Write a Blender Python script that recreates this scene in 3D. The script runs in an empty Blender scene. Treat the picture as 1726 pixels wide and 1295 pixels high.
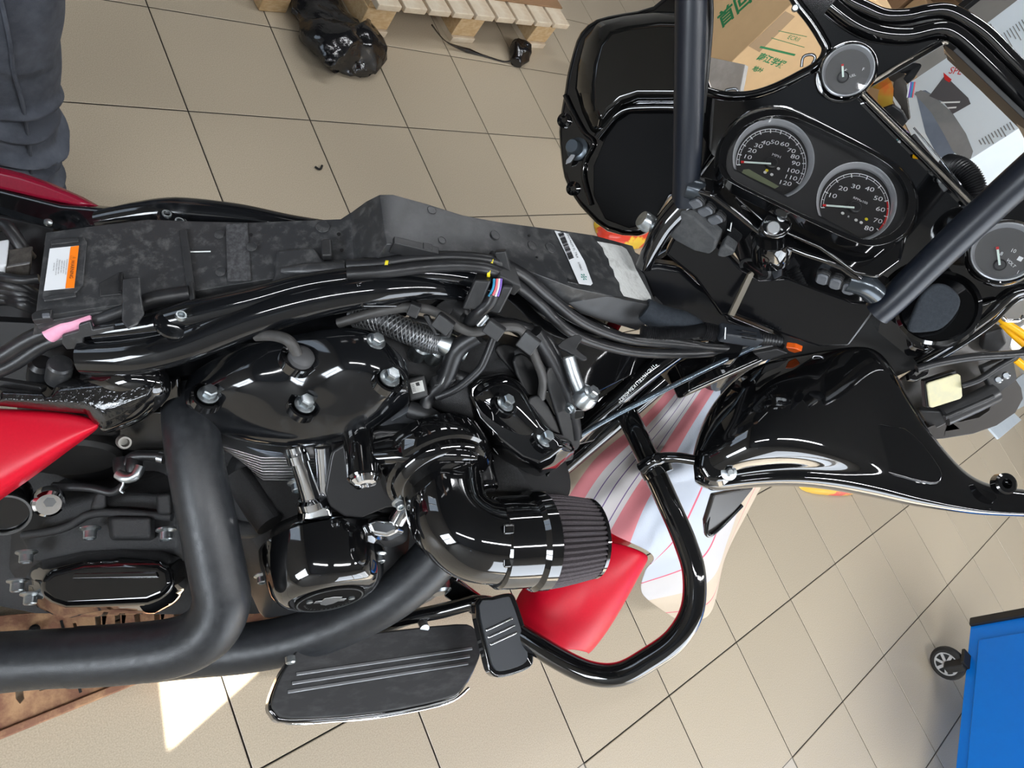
import bpy, bmesh, math, random
from mathutils import Vector, Matrix, geometry, noise
import numpy as np
random.seed(7)
S = bpy.context.scene
COL = S.collection
# ---------------------------------------------------------------- camera
# X = motorcycle forward, Y = its left, Z = up, metres. Focal length and pose solved from the 333 mm floor tiles.
F = 1210.6; CX, CY = 863.0, 647.5
RM = Matrix(((0.81277, -0.18184, 0.55347), (0.08487, -0.90295, -0.42129), (0.57636, 0.38939, -0.71846)))
_r0 = RM[0].normalized(); _r2 = (RM[2] - _r0 * RM[2].dot(_r0)).normalized(); _r1 = _r2.cross(_r0)
RM = Matrix((_r0, _r1, _r2)); RT = RM.transposed()
CAM = Vector((0, -.54, 1.447))
cd = bpy.data.cameras.new('camera'); cam = bpy.data.objects.new('camera', cd); COL.objects.link(cam)
cd.sensor_width = 36; cd.sensor_fit = 'HORIZONTAL'; cd.lens = 36 * F / 1726; cd.clip_start = .02; cd.clip_end = 60
cam.matrix_world = Matrix.Translation(CAM) @ Matrix((_r0, -_r1, -_r2)).transposed().to_4x4()
S.camera = cam
# ---------------------------------------------------------------- light
S.view_settings.view_transform = 'Standard'; S.view_settings.look = 'None'; S.view_settings.gamma = 1
S.view_settings.use_curve_mapping = False; S.view_settings.exposure = 0.12
S.cycles.use_denoising = True; S.cycles.max_bounces = 8; S.cycles.sample_clamp_indirect = 6
w = bpy.data.worlds.new('sky'); S.world = w; w.use_nodes = True
w.node_tree.nodes['Background'].inputs[0].default_value = (.62, .78, 1, 1)
w.node_tree.nodes['Background'].inputs[1].default_value = 1.6
def area(name, loc, to, sx, sy, power, col):
    l = bpy.data.lights.new(name, 'AREA'); l.shape = 'RECTANGLE'; l.size = sx; l.size_y = sy; l.energy = power; l.color = col
    o = bpy.data.objects.new(name, l); COL.objects.link(o); o.location = loc
    o.rotation_euler = (Vector(to) - Vector(loc)).to_track_quat('-Z', 'Y').to_euler(); return o
RX0, RX1, RY0, RY1, RZ = -3.2, 5.2, -3.4, 4.6, 3.1      # the room
WIN = [(-3.2, -1.95, .8, 2.6), (.4, 1.9, 1.0, 2.6)]      # unseen windows added in the rear wall to light rearward faces: y0,y1,z0,z1
DOOR = (1.0, 4.9, .15, 1.85)                             # wide glazed shop door in the right wall: x0,x1,z0,z1
area('window_daylight', (RX0 - .12, -2.58, 1.7), (2, -1.2, .8), 1.25, 1.8, 150, (.86, .93, 1))
area('window_daylight', (RX0 - .12, 1.15, 1.8), (0, 1.15, 1.2), 1.5, 1.6, 8, (.80, .90, 1))
area('door_daylight', (2.95, RY0 - .12, 1.0), (2.4, 0, .7), 3.9, 1.7, 115, (.90, .95, 1))
ADDED_LAMPS = [(-1.2, -1.5, 34), (1.0, -1.5, 42), (3.2, -1.5, 44), (-1.2, 1.7, 1.5), (1.0, 1.7, 20), (3.2, 1.7, 30)]   # x, y, watts of unseen ceiling tubes added for overhead light
sun = bpy.data.lights.new('sun', 'SUN'); sun.energy = 60; sun.angle = .004; sun.color = (1, .95, .86)
so = bpy.data.objects.new('sun', sun); COL.objects.link(so)
SUN_TO = Vector((.35, .72, -.62)).normalized()
so.rotation_euler = SUN_TO.to_track_quat('-Z', 'Y').to_euler()
# ---------------------------------------------------------------- helpers
def ray(px, py): return RT @ Vector(((px - CX) / F, (py - CY) / F, 1))
def V(px, py, d): return CAM + ray(px, py) * d
def PZ(px, py, z): r = ray(px, py); return CAM + r * ((z - CAM.z) / r.z)
def PX(px, py, x): r = ray(px, py); return CAM + r * ((x - CAM.x) / r.x)
def PY(px, py, y): r = ray(px, py); return CAM + r * ((y - CAM.y) / r.y)
def depth(p): return _r2.dot(p - CAM)
UP = Vector((0, .14, .99)).normalized(); RIGHT = Vector((0, -.99, .14)).normalized(); FWD = Vector((1, 0, 0))
class Plane:
    def __init__(s, p, n):
        s.p = Vector(p); s.n = Vector(n).normalized()
        if s.n.dot(CAM - s.p) < 0: s.n = -s.n
        s.u = (s.n.cross(Vector((.3, .2, .93)))).normalized(); s.v = s.n.cross(s.u)
    def at(s, px, py, h=0):
        r = ray(px, py); return CAM + r * ((s.p + s.n * h - CAM).dot(s.n) / r.dot(s.n))
    def off(s, h): return Plane(s.p + s.n * h, s.n)
def pl3(a, b, c):
    A, B, C_ = V(*a), V(*b), V(*c); return Plane(A, (B - A).cross(C_ - A))
def plz(z): return Plane((0, 0, z), (0, 0, 1))
def cr(pts, n=6, closed=False):
    P = [Vector(p) for p in pts]; N = len(P); out = []
    for i in range(N if closed else N - 1):
        if closed: a, b, c, d = P[i - 1], P[i], P[(i + 1) % N], P[(i + 2) % N]
        else: a, b, c, d = P[max(i - 1, 0)], P[i], P[i + 1], P[min(i + 2, N - 1)]
        for k in range(n):
            t = k / n
            out.append(.5 * ((2 * b) + (c - a) * t + (2 * a - 5 * b + 4 * c - d) * t * t + (3 * b - a - 3 * c + d) * t ** 3))
    if not closed: out.append(P[-1])
    return out
W = {}                                                     # world position of every object's origin
def put(name, verts, faces, m, parent=None, smooth=30, bev=0, seg=2, sub=0, solid=0, uv=None, org=None):
    verts = [Vector(v) for v in verts]
    if org is None:
        lo = Vector([min(v[i] for v in verts) for i in range(3)]); hi = Vector([max(v[i] for v in verts) for i in range(3)]); org = (lo + hi) / 2
    me = bpy.data.meshes.new(name); me.from_pydata([v - org for v in verts], [], faces); me.update()
    bm = bmesh.new(); bm.from_mesh(me); bmesh.ops.recalc_face_normals(bm, faces=bm.faces[:]); bm.to_mesh(me); bm.free()
    if uv:
        ul = me.uv_layers.new(name='UVMap')
        for l in me.loops: ul.data[l.index].uv = uv[l.vertex_index]
    if m: me.materials.append(m)
    if smooth:
        me.polygons.foreach_set('use_smooth', [True] * len(me.polygons))
        if smooth < 180: me.set_sharp_from_angle(angle=math.radians(smooth))
    o = bpy.data.objects.new(name, me); COL.objects.link(o); W[o] = org
    o.location = org - (W[parent] if parent else Vector())
    if parent: o.parent = parent
    if solid: md = o.modifiers.new('solid', 'SOLIDIFY'); md.thickness = solid; md.offset = 0
    if bev:
        md = o.modifiers.new('bevel', 'BEVEL'); md.width = bev; md.segments = seg; md.limit_method = 'ANGLE'; md.angle_limit = math.radians(28); md.harden_normals = True
    if sub: md = o.modifiers.new('sub', 'SUBSURF'); md.levels = sub; md.render_levels = sub
    return o
def empty(name, loc, label=None, cat=None, group=None):
    o = bpy.data.objects.new(name, None); COL.objects.link(o); o.location = loc; W[o] = Vector(loc); o.empty_display_size = .1
    tag(o, label, cat, group); return o
def tag(o, label=None, cat=None, group=None, kind=None):
    for k, v in (('label', label), ('category', cat), ('group', group), ('kind', kind)):
        if v: o[k] = v
    return o
def frame_of(n):
    n = Vector(n).normalized(); a = Vector((0, 0, 1)) if abs(n.z) < .9 else Vector((1, 0, 0))
    u = n.cross(a).normalized(); return u, n.cross(u)
def tubegeo(pts, r, n=12, res=6, cap=True):
    P = cr(pts, res) if res else [Vector(p) for p in pts]
    if isinstance(r, (list, tuple)):
        k = len(P) - 1; m = len(r) - 1
        rr = []
        for i in range(len(P)):
            t = i / k * m; j = min(int(t), m - 1); rr.append(r[j] + (r[j + 1] - r[j]) * (t - j))
    else: rr = [r] * len(P)
    vs, fs = [], []; t0 = (P[1] - P[0]).normalized(); u, v = frame_of(t0)
    for i, p in enumerate(P):
        t = (P[min(i + 1, len(P) - 1)] - P[max(i - 1, 0)]).normalized()
        ax = t0.cross(t)
        if ax.length > 1e-7:
            q = Matrix.Rotation(t0.angle(t), 3, ax.normalized()); u = q @ u; v = q @ v
        t0 = t
        for k in range(n):
            a = 2 * math.pi * k / n; vs.append(p + (u * math.cos(a) + v * math.sin(a)) * rr[i])
    for i in range(len(P) - 1):
        for k in range(n):
            fs.append((i * n + k, i * n + (k + 1) % n, (i + 1) * n + (k + 1) % n, (i + 1) * n + k))
    if cap: fs.append(tuple(range(n))[::-1]); fs.append(tuple(range((len(P) - 1) * n, len(P) * n)))
    return vs, fs
def tube(name, pts, r, m, parent=None, n=12, res=6, **k):
    pts = [V(*p) if not isinstance(p, Vector) else p for p in pts]
    vs, fs = tubegeo(pts, r, n, res); return put(name, vs, fs, m, parent, smooth=50, **k)
def join(parts):
    vs, fs = [], []
    for a, b in parts:
        o = len(vs); vs += a; fs += [tuple(i + o for i in f) for f in b]
    return vs, fs
def plate(name, pl, outs, t, m, parent=None, bev=.0015, seg=2, h=0, sm=0):
    """outs: one px outline or [outer, hole...]; front face on the plane (+h), body t thick behind it"""
    if not isinstance(outs[0][0], (tuple, list)): outs = [outs]
    loops = []
    for o in outs:
        q = [pl.at(x, y, h) for x, y in o]
        loops.append(cr(q, sm, True) if sm else q)
    return slab(name, loops, pl.n * -t, m, parent, bev, seg)
def slab(name, loops, ext, m, parent=None, bev=.0015, seg=2, **k):
    top = [p for l in loops for p in l]; n = len(top); vs = top + [p + ext for p in top]; fs = []
    o = 0
    for l in loops:
        L = len(l)
        for i in range(L): j = (i + 1) % L; fs.append((o + i, o + j, n + o + j, n + o + i))
        o += L
    if len(loops) == 1: fs.append(tuple(range(n))); fs.append(tuple(range(n, 2 * n))[::-1])
    else:
        for t in geometry.tessellate_polygon(loops): fs.append(tuple(t)); fs.append(tuple(i + n for i in t[::-1]))
    return put(name, vs, fs, m, parent, bev=bev, seg=seg, **k)
def lathegeo(c, ax, prof, n=32, arc=None):
    u, v = frame_of(ax); ax = Vector(ax).normalized(); vs, fs = [], []
    for r, h in prof:
        for k in range(n):
            a = 2 * math.pi * k / n; vs.append(c + ax * h + (u * math.cos(a) + v * math.sin(a)) * r)
    for i in range(len(prof) - 1):
        for k in range(n): fs.append((i * n + k, i * n + (k + 1) % n, (i + 1) * n + (k + 1) % n, (i + 1) * n + k))
    fs.append(tuple(range(n))[::-1]); fs.append(tuple(range((len(prof) - 1) * n, len(prof) * n)))
    return vs, fs
def lathe(name, c, ax, prof, m, parent=None, n=32, **k):
    if not isinstance(c, Vector): c = V(*c)
    vs, fs = lathegeo(c, ax, prof, n); k.setdefault('smooth', 32); return put(name, vs, fs, m, parent, **k)
def boxgeo(c, ux, uy, uz, sx, sy, sz):
    vs = [c + ux * (sx / 2 * a) + uy * (sy / 2 * b) + uz * (sz / 2 * d) for a in (-1, 1) for b in (-1, 1) for d in (-1, 1)]
    return vs, [(0, 1, 3, 2), (4, 6, 7, 5), (0, 4, 5, 1), (2, 3, 7, 6), (0, 2, 6, 4), (1, 5, 7, 3)]
def box(name, c, ux, uy, uz, sx, sy, sz, m, parent=None, bev=.001, **k):
    if not isinstance(c, Vector): c = V(*c)
    vs, fs = boxgeo(c, Vector(ux).normalized(), Vector(uy).normalized(), Vector(uz).normalized(), sx, sy, sz)
    return put(name, vs, fs, m, parent, bev=bev, **k)
def rodbox(name, a, b, w_, t, m, parent=None, n=None, bev=.001):
    """flat bar from a to b (px,py,d), width w_, thickness t, face toward n (default camera)"""
    a, b = (V(*a) if not isinstance(a, Vector) else a), (V(*b) if not isinstance(b, Vector) else b)
    ux = (b - a).normalized(); nn = Vector(n) if n else (CAM - (a + b) / 2); nn = (nn - ux * nn.dot(ux)).normalized()
    return box(name, (a + b) / 2, ux, nn.cross(ux), nn, (b - a).length, w_, t, m, parent, bev)
def loft(name, rings, m, parent=None, bev=.004, seg=3, cap0=True, cap1=True, sm=0, **k):
    R_ = []
    for r in rings:
        q = [V(*p) if not isinstance(p, Vector) else p for p in r]; R_.append(cr(q, sm, True) if sm else q)
    n = len(R_[0]); vs = [p for r in R_ for p in r]; fs = []
    for i in range(len(R_) - 1):
        for k_ in range(n): fs.append((i * n + k_, i * n + (k_ + 1) % n, (i + 1) * n + (k_ + 1) % n, (i + 1) * n + k_))
    if cap0: fs.append(tuple(range(n))[::-1])
    if cap1: fs.append(tuple(range((len(R_) - 1) * n, len(R_) * n)))
    return put(name, vs, fs, m, parent, bev=bev, seg=seg, **k)
def ringof(outline, d): return [(x, y, d) for x, y in outline]
def surf(name, rows, m, parent=None, thick=.004, sub=2, uv=False, **k):
    nr, nc = len(rows), len(rows[0]); vs = [V(*p) if not isinstance(p, Vector) else p for r in rows for p in r]
    fs = [(i * nc + j, i * nc + j + 1, (i + 1) * nc + j + 1, (i + 1) * nc + j) for i in range(nr - 1) for j in range(nc - 1)]
    u = [(j / (nc - 1), i / (nr - 1)) for i in range(nr) for j in range(nc)] if uv else None
    return put(name, vs, fs, m, parent, smooth=180, solid=thick, sub=sub, uv=u, **k)
def boltgeo(c, ax, r, h=None):
    ax = Vector(ax).normalized(); h = h or r * .9
    a = lathegeo(c, ax, [(r * 1.45, 0), (r * 1.45, r * .22), (r * 1.05, r * .42)], 20)
    b = lathegeo(c + ax * r * .3, ax, [(r, 0), (r, h * .85), (r * .84, h)], 6)
    return join([a, b])
def bolt(c, ax, r, m, parent, h=None, name='bolt'):
    if not isinstance(c, Vector): c = V(*c)
    vs, fs = boltgeo(c, ax, r, h); return put(name, vs, fs, m, parent)
def socket(c, ax, r, m, parent, name='bolt'):
    """flanged cap screw with a hollow head"""
    if not isinstance(c, Vector): c = V(*c)
    vs, fs = lathegeo(c, ax, [(r * 1.6, 0), (r * 1.6, r * .25), (r * 1.1, r * .5), (r, r * .6), (r, r * 1.7), (r * .85, r * 1.85), (r * .6, r * 1.85), (r * .55, r * 1.3)], 16)
    return put(name, vs, fs, m, parent)
TXT = []
def text(name, body, pl, px, py, size, m, parent, dirpx=(1, 0), h=.0006, shear=0, flip=False, wide=1, bold=0):
    """flat lettering lying on a plane, centred at a pixel; size = cap height in pixels"""
    c = pl.at(px, py, h); x = (pl.at(px + dirpx[0], py + dirpx[1], h) - c).normalized(); y = pl.n.cross(x)
    if flip: x, y = -x, -y
    cu = bpy.data.curves.new(name, 'FONT'); cu.body = body; cu.align_x = 'CENTER'; cu.align_y = 'CENTER'; cu.size = size * depth(c) / F * 1.42; cu.shear = shear; cu.resolution_u = 3; cu.offset = bold * cu.size
    cu.materials.append(m); o = bpy.data.objects.new(name, cu); COL.objects.link(o)
    TXT.append((o, parent, Matrix.Translation(c) @ Matrix((x * wide, y, pl.n)).transposed().to_4x4(), c))
def finish_text():
    bpy.context.view_layer.update(); dg = bpy.context.evaluated_depsgraph_get()
    for o, par, mw, c in TXT:
        me = bpy.data.meshes.new_from_object(o.evaluated_get(dg)); cu = o.data; nm = o.name.split('.')[0]
        bpy.data.objects.remove(o); bpy.data.curves.remove(cu)
        n = bpy.data.objects.new(nm, me); COL.objects.link(n); W[n] = c
        n.matrix_world = mw if not par else Matrix.Translation(-W[par]) @ mw
        if par: n.parent = par
# ---------------------------------------------------------------- materials
def mat(name, c1, rough=.5, metal=0, c2=None, scale=20, mix=(.4, .65), rough2=None, bump=0, bscale=200, coat=0, spec=.5, detail=4, emit=None, coord='Object', stretch=None):
    m = bpy.data.materials.new(name); m.use_nodes = True; nt = m.node_tree; b = nt.nodes['Principled BSDF']
    b.inputs['Base Color'].default_value = (*c1, 1); b.inputs['Roughness'].default_value = rough; b.inputs['Metallic'].default_value = metal
    b.inputs['Specular IOR Level'].default_value = spec
    if coat: b.inputs['Coat Weight'].default_value = coat; b.inputs['Coat Roughness'].default_value = .03
    if emit: b.inputs['Emission Color'].default_value = (*emit[0], 1); b.inputs['Emission Strength'].default_value = emit[1]
    tc = nt.nodes.new('ShaderNodeTexCoord'); src = tc.outputs[coord]
    if stretch:
        mp = nt.nodes.new('ShaderNodeMapping'); mp.inputs['Scale'].default_value = stretch; nt.links.new(src, mp.inputs[0]); src = mp.outputs[0]
    if c2 is not None or rough2 is not None:
        nz = nt.nodes.new('ShaderNodeTexNoise'); nz.inputs['Scale'].default_value = scale; nz.inputs['Detail'].default_value = detail; nz.inputs['Roughness'].default_value = .65
        nt.links.new(src, nz.inputs['Vector'])
        rp = nt.nodes.new('ShaderNodeMapRange'); rp.inputs[1].default_value = mix[0]; rp.inputs[2].default_value = mix[1]; nt.links.new(nz.outputs['Fac'], rp.inputs[0])
        if c2 is not None:
            mx = nt.nodes.new('ShaderNodeMix'); mx.data_type = 'RGBA'; mx.inputs[6].default_value = (*c1, 1); mx.inputs[7].default_value = (*c2, 1)
            nt.links.new(rp.outputs[0], mx.inputs[0]); nt.links.new(mx.outputs[2], b.inputs['Base Color'])
        if rough2 is not None:
            r2 = nt.nodes.new('ShaderNodeMapRange'); r2.inputs[3].default_value = rough; r2.inputs[4].default_value = rough2
            nt.links.new(rp.outputs[0], r2.inputs[0]); nt.links.new(r2.outputs[0], b.inputs['Roughness'])
    if bump:
        n2 = nt.nodes.new('ShaderNodeTexNoise'); n2.inputs['Scale'].default_value = bscale; n2.inputs['Detail'].default_value = 3; nt.links.new(src, n2.inputs['Vector'])
        bp = nt.nodes.new('ShaderNodeBump'); bp.inputs['Strength'].default_value = bump; bp.inputs['Distance'].default_value = .002
        nt.links.new(n2.outputs['Fac'], bp.inputs['Height']); nt.links.new(bp.outputs[0], b.inputs['Normal'])
    return m
GLOSS = mat('gloss_black_paint', (.0035, .0036, .004), .06, coat=1, spec=.5)
PEEL = mat('orange_peel_gloss_black', (.004, .0042, .0048), .08, bump=.55, bscale=170, coat=.5)
GLOSSD = mat('dusty_gloss_black', (.005, .0055, .0065), .09, c2=(.03, .032, .034), scale=14, mix=(.56, .8), rough2=.42, coat=.3)
SATIN = mat('satin_black_heat_coat', (.014, .0155, .018), .34, c2=(.020, .022, .025), scale=120, rough2=.46, bump=.12, bscale=900)
BAR = mat('handlebar_dark_blue_black', (.008, .011, .018), .36)
PLAS = mat('black_plastic', (.018, .0185, .0195), .40, c2=(.026, .026, .027), scale=60, rough2=.5, bump=.05, bscale=1200)
PLASD = mat('dusty_black_plastic', (.030, .031, .033), .34, c2=(.11, .11, .108), scale=70, mix=(.5, .8), rough2=.65, bump=.06, bscale=800, detail=8)
RUB = mat('black_rubber', (.010, .010, .011), .38, c2=(.024, .025, .027), scale=30, mix=(.45, .8), bump=.06, bscale=700)
WIREG = mat('grey_rubber_cable', (.045, .043, .041), .5, c2=(.06, .058, .056), scale=80)
CRANK = mat('black_wrinkle_casting', (.018, .0185, .0195), .5, c2=(.026, .0265, .028), scale=300, bump=.5, bscale=1300)
DARK = mat('deep_black', (.004, .004, .0045), .5)
CHROME = mat('chrome', (.80, .81, .83), .07, 1)
ZINC = mat('zinc_plated_steel', (.56, .60, .62), .28, 1, c2=(.42, .46, .48), scale=90, rough2=.42)
STEEL = mat('grey_steel', (.30, .31, .32), .32, 1)
ALU = mat('fin_aluminium', (.58, .59, .60), .3, 1)
RED = mat('matte_candy_red', (.56, .003, .02), .38, c2=(.59, .004, .022), scale=300, bump=.03, bscale=1500, spec=.3)
REDG = mat('gloss_deep_red', (.22, .004, .022), .22, c2=(.25, .006, .025), scale=300)
GREYB = mat('grey_button', (.10, .107, .12), .45, c2=(.13, .138, .15), scale=60)
FOAM = mat('grey_foam', (.075, .077, .078), .9, c2=(.05, .052, .055), scale=70, bump=.5, bscale=400)
FOAMD = mat('dark_blue_grey_foam', (.012, .017, .024), .8, c2=(.02, .027, .036), scale=220, bump=.4, bscale=700)
LABELW = mat('white_label', (.72, .74, .76), .45)
LABELC = mat('torn_white_label', (.66, .67, .65), .6, c2=(.48, .48, .46), scale=60, mix=(.5, .7), bump=.6, bscale=160)
ORANGE = mat('orange_print', (.95, .21, .005), .45)
INK = mat('black_print', (.012, .012, .014), .6)
TEAL = mat('teal_print', (.0, .20, .16), .6)
YEL = mat('yellow_plastic', (.75, .62, .02), .45)
YELW = mat('yellow_wire', (.85, .42, .0), .4)
PINK = mat('pink_tape', (.80, .36, .50), .5, c2=(.72, .30, .44), scale=50)
CREAM = mat('cream_pad', (.66, .60, .36), .6, c2=(.56, .53, .36), scale=40)
DIAL = mat('gauge_face', (.022, .021, .021), .5)
WHITE = mat('white_print', (.80, .82, .82), .5)
NEEDLE = mat('pale_needle', (.75, .88, .80), .5)
REDP = mat('red_print', (.62, .02, .02), .5)
LCD = mat('lcd_window', (.16, .18, .11), .3)
AMBER = mat('amber_lens', (.65, .10, .01), .2)
PIPC = [mat('wire_blue', (.02, .25, .42), .4), mat('wire_pink', (.65, .12, .14), .4), mat('wire_white', (.65, .66, .66), .4), mat('wire_purple', (.16, .08, .4), .4)]
BRAID = mat('braided_hose', (.03, .031, .033), .4, .3)
STRAND = mat('braid_strand', (.22, .225, .23), .42, .8)
BEZ = mat('bezel_chrome', (.80, .82, .85), .2, .45)
def glassy(name, tint=(1, 1, 1), fac=1.35):
    m = bpy.data.materials.new(name); m.use_nodes = True; nt = m.node_tree; nt.nodes.remove(nt.nodes['Principled BSDF'])
    tr = nt.nodes.new('ShaderNodeBsdfTransparent'); tr.inputs[0].default_value = (*tint, 1); gl = nt.nodes.new('ShaderNodeBsdfGlossy'); gl.inputs['Roughness'].default_value = .02
    fr = nt.nodes.new('ShaderNodeFresnel'); fr.inputs[0].default_value = fac; mx = nt.nodes.new('ShaderNodeMixShader')
    nt.links.new(fr.outputs[0], mx.inputs[0]); nt.links.new(tr.outputs[0], mx.inputs[1]); nt.links.new(gl.outputs[0], mx.inputs[2]); nt.links.new(mx.outputs[0], nt.nodes['Material Output'].inputs[0]); return m
GLASS = glassy('clear_gauge_glass')
FILM = glassy('clear_plastic_film', (.93, .93, .93), 1.5)
# ================================================================ the room
WALL = mat('painted_wall', (.34, .33, .31), .8, c2=(.31, .30, .28), scale=3)
CEIL = mat('ceiling_board', (.075, .08, .088), .9)
T = .333; TA = math.radians(16.5); TO = Vector((.2237, 1.239, 0))
TILEM = mat('beige_speckled_tile', (.50, .425, .315), .34, c2=(.38, .315, .228), scale=420, mix=(.35, .68), rough2=.42, bump=.10, bscale=900, detail=2)
def add_large(m):
    nt = m.node_tree; b = nt.nodes['Principled BSDF']; mx = [l.from_node for l in nt.links if l.to_socket == b.inputs['Base Color']][0]
    tc = [n for n in nt.nodes if n.type == 'TEX_COORD'][0]
    oi = nt.nodes.new('ShaderNodeObjectInfo'); hv = nt.nodes.new('ShaderNodeHueSaturation'); mr = nt.nodes.new('ShaderNodeMapRange'); mr.inputs[3].default_value = .94; mr.inputs[4].default_value = 1.05
    nt.links.new(oi.outputs['Random'], mr.inputs[0]); nt.links.new(mr.outputs[0], hv.inputs['Value']); nt.links.new(mx.outputs[2], hv.inputs['Color']); nt.links.new(hv.outputs[0], b.inputs['Base Color'])
add_large(TILEM)
def floor_mat():
    m = mat('tiled_floor_base', (.50, .425, .315), .38); nt = m.node_tree; b = nt.nodes['Principled BSDF']; tc = [n for n in nt.nodes if n.type == 'TEX_COORD'][0]
    sp = nt.nodes.new('ShaderNodeSeparateXYZ'); nt.links.new(tc.outputs['Object'], sp.inputs[0]); outs = []
    for ax in (0, 1):
        a = nt.nodes.new('ShaderNodeMath'); a.operation = 'DIVIDE'; a.inputs[1].default_value = T; nt.links.new(sp.outputs[ax], a.inputs[0])
        c = nt.nodes.new('ShaderNodeMath'); c.operation = 'PINGPONG'; c.inputs[1].default_value = .5; nt.links.new(a.outputs[0], c.inputs[0])
        g = nt.nodes.new('ShaderNodeMath'); g.operation = 'LESS_THAN'; g.inputs[1].default_value = .008; nt.links.new(c.outputs[0], g.inputs[0]); outs.append(g)
    mxx = nt.nodes.new('ShaderNodeMath'); mxx.operation = 'MAXIMUM'; nt.links.new(outs[0].outputs[0], mxx.inputs[0]); nt.links.new(outs[1].outputs[0], mxx.inputs[1])
    mc = nt.nodes.new('ShaderNodeMix'); mc.data_type = 'RGBA'; mc.inputs[6].default_value = (.47, .415, .335, 1); mc.inputs[7].default_value = (.13, .115, .095, 1)
    nt.links.new(mxx.outputs[0], mc.inputs[0]); nt.links.new(mc.outputs[2], b.inputs['Base Color']); return m
GROUT = mat('dark_grout', (.14, .122, .10), .9)
rz = Matrix.Rotation(TA, 3, 'Z')
inv = rz.inverted()
cs = [inv @ (Vector((x, y, -.0015)) - TO) for x, y in ((RX0, RY0), (RX1, RY0), (RX1, RY1), (RX0, RY1))]
fl = put('floor', cs + [c - Vector((0, 0, .1)) for c in cs], [(0, 1, 2, 3), (7, 6, 5, 4), (0, 4, 5, 1), (1, 5, 6, 2), (2, 6, 7, 3), (3, 7, 4, 0)], floor_mat(), smooth=0, org=Vector((0, 0, 0)))
fl.location = TO; fl.rotation_euler.z = TA; tag(fl, kind='structure', label='beige square ceramic tile floor with thin dark grout lines')
W[fl] = Vector((0, 0, 0))
# tiles: rows above the motorcycle follow whole steps, the rows on the near side are shifted by 0.41 of a tile
rows = [(j, j + 1) for j in range(-16, 3)] + [(3, 3.41)] + [(3.41 + n, 4.41 + n) for n in range(0, 9)]
cand = []
for i in range(-6, 26):
    for a, b in rows:
        c = TO + rz @ Vector(((i + .5) * T, -(a + b) / 2 * T, 0)); d = depth(c)
        if d < .3: continue
        q = RM @ (c - CAM); px, py = CX + F * q.x / q.z, CY + F * q.y / q.z; mg = 260 / d
        if -mg < px < 1726 + mg and -mg < py < 1295 + mg and RX0 < c.x < RX1 and RY0 < c.y < RY1: cand.append((d, i, a, b))
cand.sort(); cand = cand[:298]
TM = {}
for d, i, a, b in cand:
    hh = round(b - a, 2); g = .0017; ch = .0012
    c0 = (T / 2 - g, hh * T / 2 - g); key = hh
    if key not in TM:
        x, y = c0; vs = []
        for (xx, yy, z) in ((x, y, -.006), (x, y, -ch), (x - ch, y - ch, 0)):
            vs += [(-xx, -yy, z), (xx, -yy, z), (xx, yy, z), (-xx, yy, z)]
        fs = [(8, 9, 10, 11)] + [(k + s, k + (s + 1) % 4, k + 4 + (s + 1) % 4, k + 4 + s) for k in (0, 4) for s in range(4)]
        me = bpy.data.meshes.new('tile'); me.from_pydata(vs, [], fs); me.materials.append(TILEM); TM[key] = me
    o = bpy.data.objects.new('tile', TM[key]); COL.objects.link(o); o.parent = fl; o.location = ((i + .5) * T, -(a + b) / 2 * T, random.uniform(0, .0004))
# dark joints between the built tiles
gx = [inv @ (TO + rz @ Vector((i * T, -j * T, 0)) - TO) for i, j in ((min(c[1] for c in cand), 12), (min(c[1] for c in cand), -14))]
jr = []
for d, i, a, b in cand:
    o = Vector(((i + .5) * T, -(a + b) / 2 * T, -.0012)); x, y = T / 2 + .001, (b - a) * T / 2 + .001
    jr.append(([o + Vector((sx * x, sy * y, 0)) for sx, sy in ((-1, -1), (1, -1), (1, 1), (-1, 1))], [(0, 1, 2, 3)]))
vs, fs = join(jr); g = put('grout_bed', vs, fs, GROUT, fl, smooth=0, org=Vector((0, 0, 0)))
def wallslab(name, loops, ext):
    return tag(slab(name, loops, Vector(ext), WALL, bev=0), kind='structure')
v3 = lambda *a: Vector(a)
wallslab('wall_front', [[v3(RX1, RY0, 0), v3(RX1, RY1, 0), v3(RX1, RY1, RZ), v3(RX1, RY0, RZ)]], (.1, 0, 0))
wallslab('wall_left', [[v3(RX0, RY1, 0), v3(RX1, RY1, 0), v3(RX1, RY1, RZ), v3(RX0, RY1, RZ)]], (0, .1, 0))
wallslab('wall_back', [[v3(RX0, RY0, 0), v3(RX0, RY1, 0), v3(RX0, RY1, RZ), v3(RX0, RY0, RZ)]] + [[v3(RX0, a, c), v3(RX0, b, c), v3(RX0, b, d), v3(RX0, a, d)] for a, b, c, d in WIN], (-.1, 0, 0))
sp = [PZ(*p, 0) for p in ((262, 1040), (520, 1020), (434, 1128), (287, 1258))]
hole = [p - SUN_TO * ((p.y - RY0) / SUN_TO.y) for p in sp]  # unseen wall opening, shaped so the sunbeam lands on this floor patch
wallslab('wall_right', [[v3(RX0, RY0, 0), v3(RX1, RY0, 0), v3(RX1, RY0, RZ), v3(RX0, RY0, RZ)], hole, [v3(x, RY0, z) for x, z in ((DOOR[0], DOOR[2]), (DOOR[1], DOOR[2]), (DOOR[1], DOOR[3]), (DOOR[0], DOOR[3]))]], (0, -.02, 0))
ce = tag(slab('ceiling', [[v3(RX0, RY0, RZ), v3(RX1, RY0, RZ), v3(RX1, RY1, RZ), v3(RX0, RY1, RZ)]], v3(0, 0, .1), CEIL, bev=0), kind='structure')
PVC = mat('window_frame_white', (.7, .7, .7), .4)
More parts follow.
